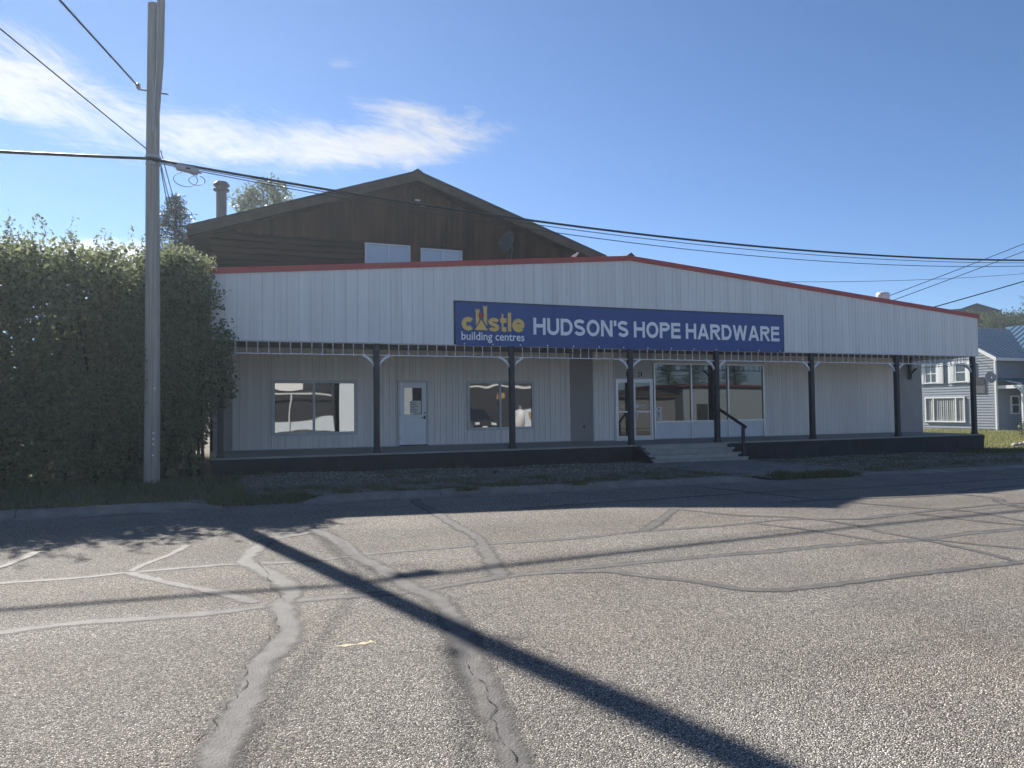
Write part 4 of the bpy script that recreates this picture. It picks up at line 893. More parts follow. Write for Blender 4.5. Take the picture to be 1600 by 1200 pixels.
for _ in range(34): C.append((rng.uniform(-.7, -.2), rng.uniform(20.5, 23.5), rng.uniform(3.7, 5.6))); R.append(rng.uniform(.3, .4))  # hidden clumps added behind the fascia end to block a sun leak
V = clump_leaves(C, R, 1150, .10, aspect=.58)
sh = []
for _ in range(70):
    z0 = rng.uniform(2.0, 5.5); t = rng.uniform(0, 1, 20); h = rng.uniform(.2, .5); x0 = .15 - max(0, z0 - 3.6) * .28
    sh.append(np.stack([x0 + h * t * .8 + rng.normal(size=20) * .03, rng.uniform(19.5, 20.6) + rng.normal(size=20) * .04, z0 + h * t * rng.uniform(-.2, .9)], 1))
Pc = np.stack([rng.uniform(-1.6, -.35, 1500), rng.uniform(20.2, 21.4, 1500), rng.uniform(.3, 5.0, 1500)], 1)
V = np.concatenate([V, leaves(np.concatenate(sh), .08), leaves(Pc, .24, aspect=.6)])
stuff_obj('foliage', V, HEDGE, None, None, shrub)
for k in range(6):
    x = rng.uniform(-1.3, -.2); y = rng.uniform(20, 21)
    MB().tube([(x, y, 0), (x + rng.uniform(-.1, .2), y, 1.6), (x + rng.uniform(-.3, .5), y + rng.uniform(-.4, .4), 4.2)], [.05, .035, .012], 6).build('stem', BARK, shrub)

# spruce behind, poplar behind the roof, tree at the far right
def spruce(x, y, h, rad, label, zg=0, name='spruce_tree', per=70):
    o = empty(name, (x, y, zg), label, 'tree'); m = MATS.get('needle') or MATS.setdefault('needle', leaf_mat('needle', (0.028, 0.045, 0.024), (0.055, 0.075, 0.035), .2))
    MB().tube([(x, y, zg), (x, y, zg + h * .5), (x, y, zg + h)], [.16, .1, .015], 8).build('trunk', BARK, o)
    Ps = []; br = MB(); z = h * .18
    while z < h - .1:
        f = 1 - z / h; n = 7
        for j in range(n):
            a = rng.uniform(0, 6.28); L = rad * (f ** .8) * rng.uniform(.7, 1.15) + .12; m_ = int(per * L) + 10; t = rng.uniform(.05, 1, m_)
            wd = (1 - t) * .28 * L + .05; off = rng.normal(size=m_) * wd
            px = x + np.cos(a) * L * t - np.sin(a) * off; py = y + np.sin(a) * L * t + np.cos(a) * off; pz = zg + z - .25 * L * t + .22 * L * t * t + rng.normal(size=m_) * .04
            Ps.append(np.stack([px, py, pz], 1)); br.tube([(x, y, zg + z), (x + math.cos(a) * L * .9, y + math.sin(a) * L * .9, zg + z - .06 * L)], [.02, .006], 4, False)
        z += max(.16, .34 * f ** .5)
    stuff_obj('crown', leaves(np.concatenate(Ps), .16, aspect=.22), m, None, None, o); br.build('branches', BARK, o)
    return o
spruce(-1.37, 32, 10.3, 4.2, 'dark spruce top rising behind the bush next to the pole', per=34)
def broadleaf(x, y, h, rad, label, zg=0, name='leafy_tree', n=40, per=90, leaf=.16, c=None, cz=.65, shape=1.0):
    o = empty(name, (x, y, zg), label, 'tree'); m = c or HEDGE
    top = zg + h; MB().tube([(x, y, zg), (x + .1, y, zg + h * .45), (x - .05, y, zg + h * .85)], [.03 * h * .6, .02 * h * .6, .01], 8).build('trunk', BARK, o)
    C = []; R = []; br = MB()
    for _ in range(n):
        u = unit(rng.normal(size=(1, 3)))[0] * rng.uniform(.35, 1) ** .5; c_ = (x + u[0] * rad, y + u[1] * rad, zg + h * cz + u[2] * h * (1 - cz) * .92 * shape)
        C.append(c_); R.append(rad * rng.uniform(.18, .34)); br.tube([(x, y, zg + h * .4 + (c_[2] - zg - h * .4) * .4), c_], [.05, .012], 4, False)
    stuff_obj('crown', clump_leaves(C, R, per, leaf, shell=.2), m, None, None, o); br.build('branches', BARK, o)
    return o
POPL = leaf_mat('poplar_leaf', (0.07, 0.10, 0.045), (0.13, 0.15, 0.075), .45)
broadleaf(2.95, 46, 15.3, 2.9, 'pale leafy treetop showing above the left slope of the brown roof', name='poplar_tree', n=110, per=420, leaf=.2, c=POPL)

# ------------------------------------------------------------------ verge details
GRASS = leaf_mat('grass_blade', (0.06, 0.085, 0.028), (0.13, 0.135, 0.055), .35, .6)
def scatter(n, x0, x1, y0, y1, fz=verge_z):
    X = rng.uniform(x0, x1, n); Y = rng.uniform(y0, y1, n); return np.stack([X, Y, np.array([fz(a, b) for a, b in zip(X, Y)])], 1)
G = []
def patchy(P, s=1.1, thr=0.1):
    k = np.sin(P[:, 0] * s * 2.1 + 1) * np.cos(P[:, 1] * s * 3.3) + np.sin(P[:, 0] * s * 5.7 + P[:, 1] * 2) * .6
    return P[k > thr]
G.append(blades(scatter(16000, -14, .6, 14.9, 19.8), .13))
G.append(blades(patchy(scatter(9000, .2, 11.5, 14.95, 16.6), thr=.35), .07)); G.append(blades(patchy(scatter(4000, .0, 11.6, 14.82, 15.0), thr=.2), .06))
G.append(blades(scatter(1100, -.1, 1.7, 14.6, 15.1), .08))
def tuft(cx, cy, n, sx, sy, h):
    X = rng.normal(cx, sx, n); Y = np.clip(rng.normal(cy, sy, n), 14.4, 30); G.append(blades(np.stack([X, Y, np.array([max(verge_z(a, b), gz(a)) for a, b in zip(X, Y)])], 1), h))
for _ in range(26):
    cx = rng.uniform(12.5, 15.2); tuft(cx, 14.72 + rng.normal() * .12, int(rng.uniform(60, 200)), .16, .09, rng.uniform(.09, .2))
for _ in range(90): tuft(rng.uniform(.3, 28), rng.uniform(14.85, 20.2), int(rng.uniform(8, 45)), rng.uniform(.04, .22), rng.uniform(.03, .12), rng.uniform(.05, .12))
G.append(blades(patchy(scatter(7000, 15, 27, 15.2, 20.3), thr=.5), .08)); G.append(blades(scatter(3500, 25.5, 33, 19.0, 20.8), .14))
G.append(blades(patchy(scatter(5000, 28, 40, 17, 22)), .12))
for cx, cy in ((4.7, 14.5), (7.3, 14.62), (5.6, 14.8), (9.4, 14.75), (20.5, 16), (26.3, 15.8), (6.5, 20.2), (18.5, 20.1)):
    tuft(cx, cy, 110, .14, .06, .12)
stuff_obj('verge_grass', np.concatenate(G), GRASS, 'rough grass and weeds along the verge and kerb', 'grass')
G = blades(scatter(26000, 30.6, 50, 22, 40, lawn_z), .09, .02)
stuff_obj('lawn_grass', G, leaf_mat('lawn_blade', (0.10, 0.13, 0.035), (0.20, 0.19, 0.08), .4, .6), 'sunlit mown grass in front of the blue house', 'grass')
def stones(n, fn, size, m, name, label):
    base = np.array([(1, 0, 0), (-1, 0, 0), (0, 1, 0), (0, -1, 0), (0, 0, 1), (0, 0, -1)], float); tri = [(0, 2, 4), (2, 1, 4), (1, 3, 4), (3, 0, 4), (2, 0, 5), (1, 2, 5), (3, 1, 5), (0, 3, 5)]
    P = fn(n); V = []; F = []
    for i, p in enumerate(P):
        s = size * rng.uniform(.5, 1.5); a = rng.uniform(0, 6.28); ca, sa = math.cos(a), math.sin(a)
        b = base * (1 + rng.uniform(-.3, .3, (6, 1))) * np.array([s, s * .8, s * .6])
        b = np.stack([b[:, 0] * ca - b[:, 1] * sa, b[:, 0] * sa + b[:, 1] * ca, b[:, 2]], 1) + p; V += b.tolist(); F += [tuple(i * 6 + j for j in t) for t in tri]
    me = bpy.data.meshes.new(name); me.from_pydata(V, [], F); o = link(name, me, m); return tag(o, label, 'gravel', kind='stuff')
def island_mat(name, c1, c2):
    m, nt, b = new_mat(name); N = nt.nodes; g = N.new('ShaderNodeNewGeometry'); mx = N.new('ShaderNodeMix'); mx.data_type = 'RGBA'; mx.inputs['A'].default_value = rgb(c1); mx.inputs['B'].default_value = rgb(c2)
    nt.links.new(g.outputs['Random Per Island'], mx.inputs['Factor']); nt.links.new(mx.outputs['Result'], b.inputs['Base Color']); b.inputs['Roughness'].default_value = .9; return m
GRAV = island_mat('gravel_stone', (.09, .08, .066), (.34, .31, .265))
stones(7500, lambda n: np.concatenate([scatter(n // 2, .5, 12, 17.2, 20.35), scatter(n // 2, 15.7, 28, 16.8, 20.35)]), .028, GRAV, 'gravel', 'loose grey gravel along the foot of the deck skirt')
ROCKM = island_mat('lawn_rock', (.22, .20, .18), (.42, .39, .35))
for k in range(14):
    x = 31.0 + k * .42 + rng.uniform(-.12, .12); y = 21.6 + k * .19 + rng.uniform(-.08, .08); s = rng.uniform(.06, .14)
    V = []; F = []; n = 9
    prof = [(.5, -.3), (1, .1), (.85, .5), (.45, .75)]
    for r_, z_ in prof:
        for j in range(n):
            a = 2 * math.pi * j / n; q = s * r_ * (1 + rng.uniform(-.15, .15)); V.append((x + q * math.cos(a) * 1.25, y + q * math.sin(a), gz(x) + .12 + s * z_))
    for i in range(3):
        for j in range(n): F.append((i * n + j, i * n + (j + 1) % n, (i + 1) * n + (j + 1) % n, (i + 1) * n + j))
    F.append(tuple(3 * n + j for j in range(n)))
    tag(MB().add(V, F).build('edging_rock', ROCKM), 'pale rock in the row edging the lawn right of the deck', 'rock', 'edging rocks along the lawn')
o = empty('juniper_bush', (37.0, 25.0, -.1), 'small dark bush on the lawn at the right edge', 'bush')
C = [(37.0 + rng.uniform(-.4, .4), 25 + rng.uniform(-.4, .4), rng.uniform(.1, .8)) for _ in range(14)]
stuff_obj('foliage', clump_leaves(C, [.35] * 14, 900, .07), MATS['needle'], None, None, o)
MB().tube([(37, 25, -.2), (37.03, 25, .6)], [.05, .02], 6).build('stem', BARK, o)

# ------------------------------------------------------------------ blue clapboard house at the right
BLUE = mat('grey_blue_clapboard', (0.26, 0.285, 0.325), .7, .25, var=.1, vscale=2)
BLUER = mat('blue_metal_roof', (0.044, 0.10, 0.172), .5, .4, var=.12, vscale=1)
HX, HY0, HY1, HZ = 50.0, 36.0, 44.0, -.28
RG = 40.0; RT, ET = 7.35, 5.05
house = empty('blue_house', (HX + 5, 40, HZ), 'grey-blue clapboard house with blue metal roof and white shutters', 'house')
MB().prism([(HY0 + .03, HZ - .2), (HY1 - .03, HZ - .2), (HY1 - .03, ET), (RG, RT - .1), (HY0 + .03, ET)], HX + .03, HX + 16, 'x').build('wall', BLUE, house)
def clap_x(x, z0, zt, y0, y1, name, gable):
    z = z0; mb = MB(); h = .19
    while z < zt:
        a, b = y0, y1
        if gable and z + h > ET:
            t = (z + h - ET) / (RT - ET); a = y0 + (RG - y0) * t; b = y1 - (y1 - RG) * t
        if b - a > .2: mb.add([(x, a, z), (x, b, z), (x + .028, b, z + h), (x + .028, a, z + h), (x + .03, a, z), (x + .03, b, z)], [(0, 1, 2, 3), (0, 1, 5, 4)])
        z += h
    o = mb.build(name, BLUE, house); return tag(o, kind='stuff')
clap_x(HX - .03, HZ + .05, RT - .2, HY0, HY1, 'clapboards', True)
mb = MB(); z = HZ + .05
while z < ET: mb.add([(HX, HY0 - .02, z), (HX + 16, HY0 - .02, z), (HX + 16, HY0 + .008, z + .19), (HX, HY0 + .008, z + .19), (HX, HY0 + .01, z), (HX + 16, HY0 + .01, z)], [(0, 1, 2, 3), (0, 1, 5, 4)]); z += .19
tag(mb.build('clapboards', BLUE, house), kind='stuff')
boxo('corner_board', TRIM, house, HX - .06, HX + .10, HY0 - .05, HY0 + .06, HZ, ET)
sl = (RT - ET) / (RG - HY0)
def hz(y): return RT - abs(y - RG) * sl
for ya, yb, nm in ((HY0 - .45, RG, 'roof'), (RG, HY1 + .45, 'roof')):
    r_ = MB().add([(HX - .5, ya, hz(ya)), (HX + 16, ya, hz(ya)), (HX + 16, yb, hz(yb)), (HX - .5, yb, hz(yb)), (HX - .5, ya, hz(ya) + .08), (HX + 16, ya, hz(ya) + .08), (HX + 16, yb, hz(yb) + .08), (HX - .5, yb, hz(yb) + .08)],
                  [(0, 3, 2, 1), (4, 5, 6, 7), (0, 1, 5, 4), (1, 2, 6, 5), (2, 3, 7, 6), (3, 0, 4, 7)]).build('roof', BLUER, house)
    for k in range(18):
        xx = HX - .3 + k * .6; MB().add([(xx, ya, hz(ya) + .08), (xx + .05, ya, hz(ya) + .08), (xx + .05, yb, hz(yb) + .08), (xx, yb, hz(yb) + .08), (xx + .01, ya, hz(ya) + .12), (xx + .04, ya, hz(ya) + .12), (xx + .04, yb, hz(yb) + .12), (xx + .01, yb, hz(yb) + .12)],
                                       [(4, 5, 6, 7), (0, 1, 5, 4), (1, 2, 6, 5), (3, 0, 4, 7)]).build('roof_rib', BLUER, r_)
    MB().add([(HX - .53, ya, hz(ya) - .2), (HX - .53, yb, hz(yb) - .2), (HX - .53, yb, hz(yb) + .06), (HX - .53, ya, hz(ya) + .06), (HX - .49, ya, hz(ya) - .2), (HX - .49, yb, hz(yb) - .2), (HX - .49, yb, hz(yb) + .06), (HX - .49, ya, hz(ya) + .06)],
             [(0, 1, 2, 3), (4, 7, 6, 5), (0, 4, 5, 1), (3, 2, 6, 7), (0, 3, 7, 4), (1, 5, 6, 2)]).build('rake_board', TRIM, r_)
boxo('eave_board', TRIM, house, HX - .48, HX + 16, HY0 - .49, HY0 - .455, hz(HY0 - .45) - .16, hz(HY0 - .45) + .05)
# cross wing whose lit slope shows at the frame edge
wx0, wx1 = 53.4, 62.0; wm = (wx0 + wx1) / 2; wt = ET + (wm - wx0) * sl
MB().prism([(wx0, HZ), (wx1, HZ), (wx1, ET), (wm, wt - .05), (wx0, ET)], 31.5, 36.0).build('wing_wall', BLUE, house)
for xa, xb in ((wx0 - .45, wm), (wm, wx1 + .45)):
    za = wt - abs(xa - wm) * sl; zb_ = wt - abs(xb - wm) * sl
    lift = .10
    yb_a, yb_b = (36.0 - .3, 40.6)
    if xb != wm: yb_a, yb_b = 40.6, 35.7
    wr = MB().add([(xa, 31, za + lift), (xb, 31, zb_ + lift), (xb, yb_b, zb_ + lift), (xa, yb_a, za + lift), (xa, 31, za + lift + .06), (xb, 31, zb_ + lift + .06), (xb, yb_b, zb_ + lift + .06), (xa, yb_a, za + lift + .06)],
                  [(0, 3, 2, 1), (4, 5, 6, 7), (0, 1, 5, 4), (1, 2, 6, 5), (2, 3, 7, 6), (3, 0, 4, 7)]).build('wing_roof', BLUER, house)
    if xb == wm:
        for k in range(20):
            yy = 31.3 + k * .5; t0 = max(0, (yy - yb_a) / (yb_b - yb_a)) if yy > yb_a else 0
            if t0 > .93: break
            xs0 = xa + (xb - xa) * t0; z0_ = za + (zb_ - za) * t0
            MB().add([(xs0, yy, z0_ + .16), (xb, yy, zb_ + .16), (xb, yy + .05, zb_ + .16), (xs0, yy + .05, z0_ + .16), (xs0, yy, z0_ + .21), (xb, yy, zb_ + .21), (xb, yy + .05, zb_ + .21), (xs0, yy + .05, z0_ + .21)],
                     [(4, 5, 6, 7), (0, 1, 5, 4), (2, 3, 7, 6), (3, 0, 4, 7)]).build('roof_rib', BLUER, wr)
def xwin(parent, y0, y1, z0, z1, x, bars_y, bar_z=None, fw=.09, shutters=False, glass=GLASS_FLAT, curtain=False):
    mb = MB(); mb.box(x - .06, x + .04, y0, y1, z1 - fw, z1); mb.box(x - .08, x + .04, y0 - .03, y1 + .03, z0, z0 + fw); mb.box(x - .06, x + .04, y0, y0 + fw, z0 + fw, z1 - fw); mb.box(x - .06, x + .04, y1 - fw, y1, z0 + fw, z1 - fw)
    for t in bars_y: yy = y0 + (y1 - y0) * t; mb.box(x - .05, x + .03, yy - .04, yy + .04, z0 + fw, z1 - fw)
    if bar_z: zz = z0 + (z1 - z0) * bar_z; mb.box(x - .047, x + .02, y0 + fw, y1 - fw, zz - .03, zz + .03)
    f = mb.build('window', TRIM, parent)
    if curtain:
        n = 90; V = []; F = []
        for i in range(n + 1):
            yy = y0 + fw + (y1 - y0 - 2 * fw) * i / n; dx = .01 + .018 * math.sin(i * 1.3) + .008 * math.sin(i * .47)
            V += [(x - .0 + dx, yy, z0 + fw), (x + dx, yy, z1 - fw)]
            if i: F.append((2 * i - 2, 2 * i, 2 * i + 1, 2 * i - 1))
        MB().add(V, F).build('curtain', mat('beige_curtain', (.42, .42, .38), .9, .1, var=.3, vscale=1.2), f)
    else: boxo('pane', glass, f, x - .01, x + .0, y0 + fw, y1 - fw, z0 + fw, z1 - fw)
    if shutters:
        for a, b in ((y0 - .52, y0 - .02), (y1 + .02, y1 + .52)):
            s_ = MB(); s_.box(x - .075, x - .03, a, b, z0 - .02, z1 + .02); so = s_.build('shutter', TRIM, f)
            for k in range(9): zz = z0 + .1 + k * (z1 - z0 - .2) / 9; boxo('louvre', TRIM, parent, x - .09, x - .074, a + .08, b - .08, zz, zz + .07)
    return f
xwin(house, 38.3, 41.55, .38, 2.23, HX - .03, (.22, .78), curtain=True)
xwin(house, 40.45, 41.5, 3.25, 4.72, HX - .03, (.5,), .5, shutters=True)
xwin(house, 38.1, 39.0, 3.25, 4.72, HX - .03, (), .5, shutters=True)
boxo('wall_plaque', DARKSTEEL, house, HX - .07, HX - .035, 36.75, 37.55, 3.05, 3.55)
boxo('wall_plaque', mat('grey_plaque', (.10, .105, .11), .6), house, HX - .07, HX - .035, 36.75, 37.55, 2.45, 2.98)
# porch on the shaded side
pr = MB().add([(HX + .1, 34.3, 2.95), (HX + 3.3, 34.3, 2.95), (HX + 3.3, 36, 3.35), (HX + .1, 36, 3.35), (HX + .1, 34.3, 3.05), (HX + 3.3, 34.3, 3.05), (HX + 3.3, 36, 3.45), (HX + .1, 36, 3.45)],
              [(0, 3, 2, 1), (4, 5, 6, 7), (0, 1, 5, 4), (1, 2, 6, 5), (2, 3, 7, 6), (3, 0, 4, 7)]).build('porch_roof', BLUER, house)
boxo('porch_beam', TRIM, pr, HX + .1, HX + 3.3, 34.26, 34.36, 2.72, 2.94)
boxo('porch_beam', TRIM, pr, HX + .08, HX + .18, 34.36, 36, 2.72, 2.94)
for xx in (HX + .2, HX + 1.75, HX + 3.2):
    boxo('porch_post', TRIM, house, xx - .06, xx + .06, 34.26, 34.38, HZ, 2.72)
    for s in (-1, 1): MB().prism([(xx + s * (.06 + a_ * 1.3), 2.72 + b_ * 1.3) for a_, b_ in bpoly], 34.29, 34.34).build('bracket', TRIM, house)
boxo('porch_floor', DECK, house, HX + .1, HX + 3.3, 34.2, 36, HZ, HZ + .12)
for zz in (.25, .85): boxo('porch_rail', TRIM, house, HX + 1.8, HX + 3.2, 34.29, 34.35, zz, zz + .07)
mb = MB(); fw = .1; a, b, c, d = 51.35, 52.25, .95, 2.25
mb.box(a, b, 35.9, 36, d - fw, d); mb.box(a, b, 35.88, 36, c, c + fw); mb.box(a, a + fw, 35.9, 36, c + fw, d - fw); mb.box(b - fw, b, 35.9, 36, c + fw, d - fw); mb.box(a + fw, b - fw, 35.92, 36, 1.57, 1.63)
f = mb.build('window', TRIM, house); boxo('pane', GLASS_FLAT, f, a + fw, b - fw, 35.95, 35.96, c + fw, d - fw)
dish('satellite_dish', (49.6, 36.1, 3.5), .36, math.radians(-35), math.radians(-15), 'pale satellite dish on the corner of the blue house', m=mat('pale_dish', (.32, .32, .33), .6, .3))

# ------------------------------------------------------------------ hill, its wood and the house on top
U = Vector((.82, .572)).normalized()
def hill_z(x, y):
    d = x * U.x + y * U.y; s_ = min(1, max(0, (d - 92) / 60)); c_ = -x * U.y + y * U.x
    side = min(1, max(0, (150 - abs(c_ + 20)) / 60))
    return -.4 + 15.5 * (s_ * s_ * (3 - 2 * s_)) * side + .6 * math.sin(x * .11) * math.sin(y * .13) * s_ * side
struct(sheet('hill', [40 + 9 * i for i in range(40)], [-80 + 9 * i for i in range(40)], hill_z, mat('hill_grass', (.07, .09, .035), .95, .1, col2=(.13, .12, .06), vscale=.05)))
C = []; R = []
for _ in range(1000):
    d = rng.uniform(98, 166); c_ = rng.uniform(-45, 35); x = U.x * d - U.y * c_; y = U.y * d + U.x * c_; r = rng.uniform(1.0, 2.1); zc = hill_z(x, y) + r * .5
    if (zc + r - 1.7) / d > .1225: continue
    C.append((x, y, zc)); R.append(r)
stuff_obj('hillside_wood', clump_leaves(C, R, 110, .34, shell=.3, squash=1.0), leaf_mat('hill_leaf', (0.026, 0.042, 0.016), (0.075, 0.085, 0.03), .3, .8), 'bushy green wood covering the hillside on the right', 'wood')
hh = empty('hilltop_house', (139, 106, 16), 'dark low house on top of the wooded hill', 'house')
ax = Vector((.572, -.82, 0)); ay = Vector((.82, .572, 0)); o0 = Vector((138.5, 104.5, 16.0))
def hp(a, b, z): return o0 + ax * a + ay * b + Vector((0, 0, z))
def hprism(poly, b0, b1, name, m):
    n = len(poly); V = [hp(a, b0, z) for a, z in poly] + [hp(a, b1, z) for a, z in poly]
    return MB().add(V, [tuple(range(n)), tuple(range(2 * n - 1, n - 1, -1))] + [(i, i + n, (i + 1) % n + n, (i + 1) % n) for i in range(n)]).build(name, m, hh)
DKW = mat('dark_house_wall', (.035, .038, .03), .85, .15, var=.2)
hprism([(-5.5, -1), (4.2, -1), (4.2, 3.4), (1.2, 4.95), (-1.5, 4.2), (-5.5, 3.6)], 0, 8, 'wall', DKW)
hprism([(-6.6, 3.3), (-5.9, 4.4), (-1.5, 4.5), (1.2, 5.35), (5.2, 3.6), (5.2, 3.35), (1.2, 5.05), (-1.5, 4.2), (-5.8, 4.1)], -.8, 9, 'roof', mat('dark_green_roof', (.022, .03, .022), .85, .15))
for a in (-4.5, -3.2): hprism([(a, 1.4), (a + .9, 1.4), (a + .9, 2.8), (a, 2.8)], -.05, .05, 'window', mat('pale_far_window', (.45, .46, .45), .5))
spruce(76.6, 49.3, 25, 4.4, 'tall conifer whose branches enter at the right edge', -.3, 'pine_tree', per=22)

# ------------------------------------------------------------------ across the street (seen in the window reflections)
OY = -14.0
opp = empty('facing_shop', (4, OY - 4, .06), 'dark shop across the street mirrored in the left porch window', 'shop')
DARKWALL = mat('charcoal_wall', (.030, .032, .038), .7, .3, var=.2)
boxo('wall', DARKWALL, opp, -6, 9.0, OY - 8, OY, .06, 5.2)
boxo('knee_wall', mat('white_block', (.58, .64, .68), .7, .2, var=.08), opp, -6, 8.95, OY, OY + .25, .06, 1.0)
boxo('sign_board', TRIM, opp, 3.2, 6.5, OY + .02, OY + .14, 3.35, 4.6)
boxo('canopy_beam', GREYTRIM, opp, -6, 8.9, OY + .9, OY + 1.0, 3.0, 3.12); boxo('canopy_post', GREYTRIM, opp, 5.45, 5.57, OY + .9, OY + 1.0, .06, 3.0); boxo('canopy', DARKWALL, opp, -6, 8.95, OY, OY + 1.0, 4.7, 4.8)
boxo('corner_pillar', DARKWALL, opp, 8.95, 9.35, OY, OY + .4, .06, 5.2)
o2 = empty('white_annex', (11.5, OY - 4, .06), 'white block building across the street mirrored beside the dark shop', 'building')
boxo('wall', mat('white_render', (.60, .66, .70), .7, .2, var=.06), o2, 9.4, 15.5, OY - 8, OY + .3, .06, 5.6); boxo('parapet', GREYTRIM, o2, 9.36, 15.54, OY - 8.04, OY + .36, 5.6, 5.75); boxo('door', DARKWALL, o2, 13.4, 14.4, OY + .3, OY + .34, .06, 2.2)
o3 = empty('charcoal_garage', (24, OY - 4, .06), 'charcoal garage across the street mirrored in the porch window by the recess', 'garage')
boxo('wall', DARKWALL, o3, 17, 33, OY - 8, OY, .06, 4.6); boxo('beam', GREYTRIM, o3, 17, 33, OY, OY + .12, 3.55, 3.72); boxo('low_wall', mat('white_block', (.6,) * 3), o3, 25.0, 33, OY, OY + .3, .06, 1.7)
boxo('sign', mat('amber_sign', (.34, .22, .08), .6), o3, 23.0, 23.8, OY + .02, OY + .06, 2.55, 2.95); boxo('sign', mat('amber_sign', (.55, .32, .06)), o3, 26.0, 26.6, OY + .31, OY + .34, .8, 1.4)
tk = empty('propane_tank', (24.4, OY + 1.5, .06), 'white upright tank across the street mirrored in the porch window', 'tank')
MB().lathe([(.1, .06), (.55, .1), (.55, 1.4), (.45, 1.62), (.15, 1.75)], (24.4, OY + 1.5, 0), 20).build('shell', TRIM, tk, smooth=True); MB().lathe([(.12, 1.74), (.12, 1.9)], (24.4, OY + 1.5, 0), 10).build('valve_guard', STEEL, tk)
o4 = empty('red_roofed_hall', (48, OY - 5, 0), 'long grey-sided hall with red roof across the street mirrored in the shop windows', 'hall')
mb = MB(); z = 0.0
boxo('wall', mat('pale_grey_siding', (.24, .285, .305), .7, .2, var=.1), o4, 41.5, 62, OY - 9, OY - .03, -.3, 3.7)
for k in range(20): boxo('siding_board', MATS['pale_grey_siding'], o4, 41.5, 62, OY - .03, OY - .005 + (k % 2) * .0, -.25 + k * .197, -.25 + k * .197 + .185)
MB().prism([(OY + .4, 3.62), (OY + .4, 3.80), (OY - 4.5, 3.95), (OY - 9.6, 3.80), (OY - 9.6, 3.62)], 41, 62.5, 'x').build('roof', mat('maroon_roof', (.13, .03, .03), .7, .2), o4)
boxo('door', DARKWALL, o4, 43, 44.2, OY - .004, OY + .04, -.25, 2.0)
o5 = empty('low_shed', (37, OY - 4, 0), 'low dark-roofed shed across the street mirrored at the left of the shop windows', 'shed')
boxo('wall', mat('shed_wall', (.16, .16, .16), .8), o5, 33.6, 40.5, OY - 6, OY, -.2, 2.6); MB().prism([(OY + .4, 2.6), (OY + .4, 2.75), (OY - 3, 3.4), (OY - 6.4, 2.75), (OY - 6.4, 2.6)], 33.3, 40.8, 'x').build('roof', ROOFM, o5)
for k, (x, y, h, r) in enumerate(((47, -25, 9, 2.6), (51.5, -27, 12, 3.2), (56, -25, 9.5, 2.8), (36, -36, 10, 2.6), (30, -32, 12, 3))):
    spruce(x, y, h, r, ['conifer across the street behind the red-roofed hall, leftmost', 'tallest conifer across the street behind the red-roofed hall', 'conifer across the street behind the red-roofed hall, rightmost', 'conifer across the street behind the low shed', 'conifer across the street behind the charcoal garage'][k], 0, 'conifer_tree', per=30)

# dark SUV parked on the near side, mirrored in the porch window
car = empty('parked_car', (16.6, .6, 0), 'dark grey sport utility car mirrored in the porch window by the recess', 'car')
CP = mat('dark_grey_car_paint', (.03, .032, .036), .25, .6, metal=.3); TY = mat('tyre_rubber', (.018, .018, .018), .8, .2)
cx = 16.2; yf = 2.4; W = .93      # nose points to the store (+Y)
body = [(yf, .42), (yf + .02, .72), (yf - .08, .95), (yf - 1.15, 1.08), (yf - 1.3, 1.1), (yf - 4.45, 1.12), (yf - 4.6, .95), (yf - 4.62, .45), (yf - 4.5, .3), (yf - .15, .3)]
MB().prism(body, cx - W, cx + W, 'x').build('body', CP, car, bevel=.07)
cab = MB(); lo = [(yf - 1.2, 1.09), (yf - 4.45, 1.11)]; 
V = [(cx - W + .04, yf - 1.2, 1.09), (cx + W - .04, yf - 1.2, 1.09), (cx + W - .04, yf - 4.45, 1.11), (cx - W + .04, yf - 4.45, 1.11), (cx - W + .2, yf - 2.0, 1.72), (cx + W - .2, yf - 2.0, 1.72), (cx + W - .2, yf - 4.15, 1.74), (cx - W + .2, yf - 4.15, 1.74)]
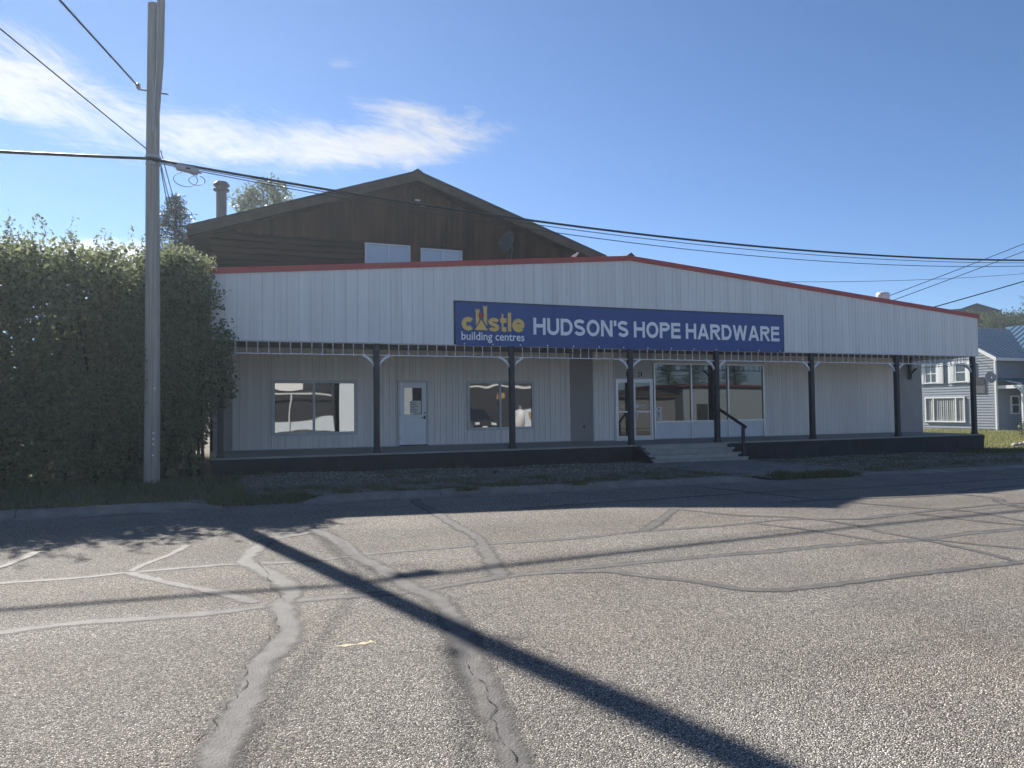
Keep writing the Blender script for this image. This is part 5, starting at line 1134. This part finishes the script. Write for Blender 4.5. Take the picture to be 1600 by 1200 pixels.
MB().add(V, [(0, 3, 2, 1), (4, 5, 6, 7), (0, 1, 5, 4), (1, 2, 6, 5), (2, 3, 7, 6), (3, 0, 4, 7)]).build('cabin', GLASS_FLAT, car, bevel=.05)
boxo('roof_panel', CP, car, cx - W + .19, cx + W - .19, yf - 4.17, yf - 1.97, 1.72, 1.77, bevel=.02)
for s in (-1, 1):
    for yy in (yf - .85, yf - 3.65):
        w_ = MB(); w_.tube([(cx + s * (W - .22), yy, .35), (cx + s * (W + .01), yy, .35)], .35, 22); w_ = w_.build('wheel', TY, car); MB().tube([(cx + s * (W - .02), yy, .35), (cx + s * (W + .02), yy, .35)], .21, 14).build('rim', STEEL, w_)
    boxo('headlight', mat('headlight_lens', (.7, .72, .74), .1, .8), car, cx + s * .62 - .2, cx + s * .62 + .2, yf - .06, yf + .035, .74, .88, bevel=.02)
    boxo('mirror', CP, car, cx + s * (W + .1) - .09, cx + s * (W + .1) + .09, yf - 1.55, yf - 1.42, 1.12, 1.27, bevel=.03)
boxo('grille', DARKSTEEL, car, cx - .4, cx + .4, yf - .02, yf + .035, .70, .88); boxo('number_plate', TRIM, car, cx - .16, cx + .16, yf + .01, yf + .045, .52, .66); boxo('bumper', mat('chrome_strip', (.5, .5, .5), .2, .6, metal=.9), car, cx - .85, cx + .85, yf - .02, yf + .04, .90, .935)

# ------------------------------------------------------------------ thin haze volume, added to imitate lens glare around the low sun
hz_ = MB().box(-1400, 1400, -1400, 1500, -3.0, 27.5).build('haze', None)
hm = bpy.data.materials.new('haze'); hm.use_nodes = True; N = hm.node_tree.nodes; N.clear()
ho = N.new('ShaderNodeOutputMaterial'); pv = N.new('ShaderNodeVolumePrincipled'); pv.inputs['Color'].default_value = (.76, .89, 1, 1); pv.inputs['Density'].default_value = 0.00078; pv.inputs['Anisotropy'].default_value = 0.52
hm.node_tree.links.new(pv.outputs[0], ho.inputs['Volume']); hz_.data.materials.append(hm); tag(hz_, 'thin pale haze added to imitate lens glare', 'haze', kind='stuff')
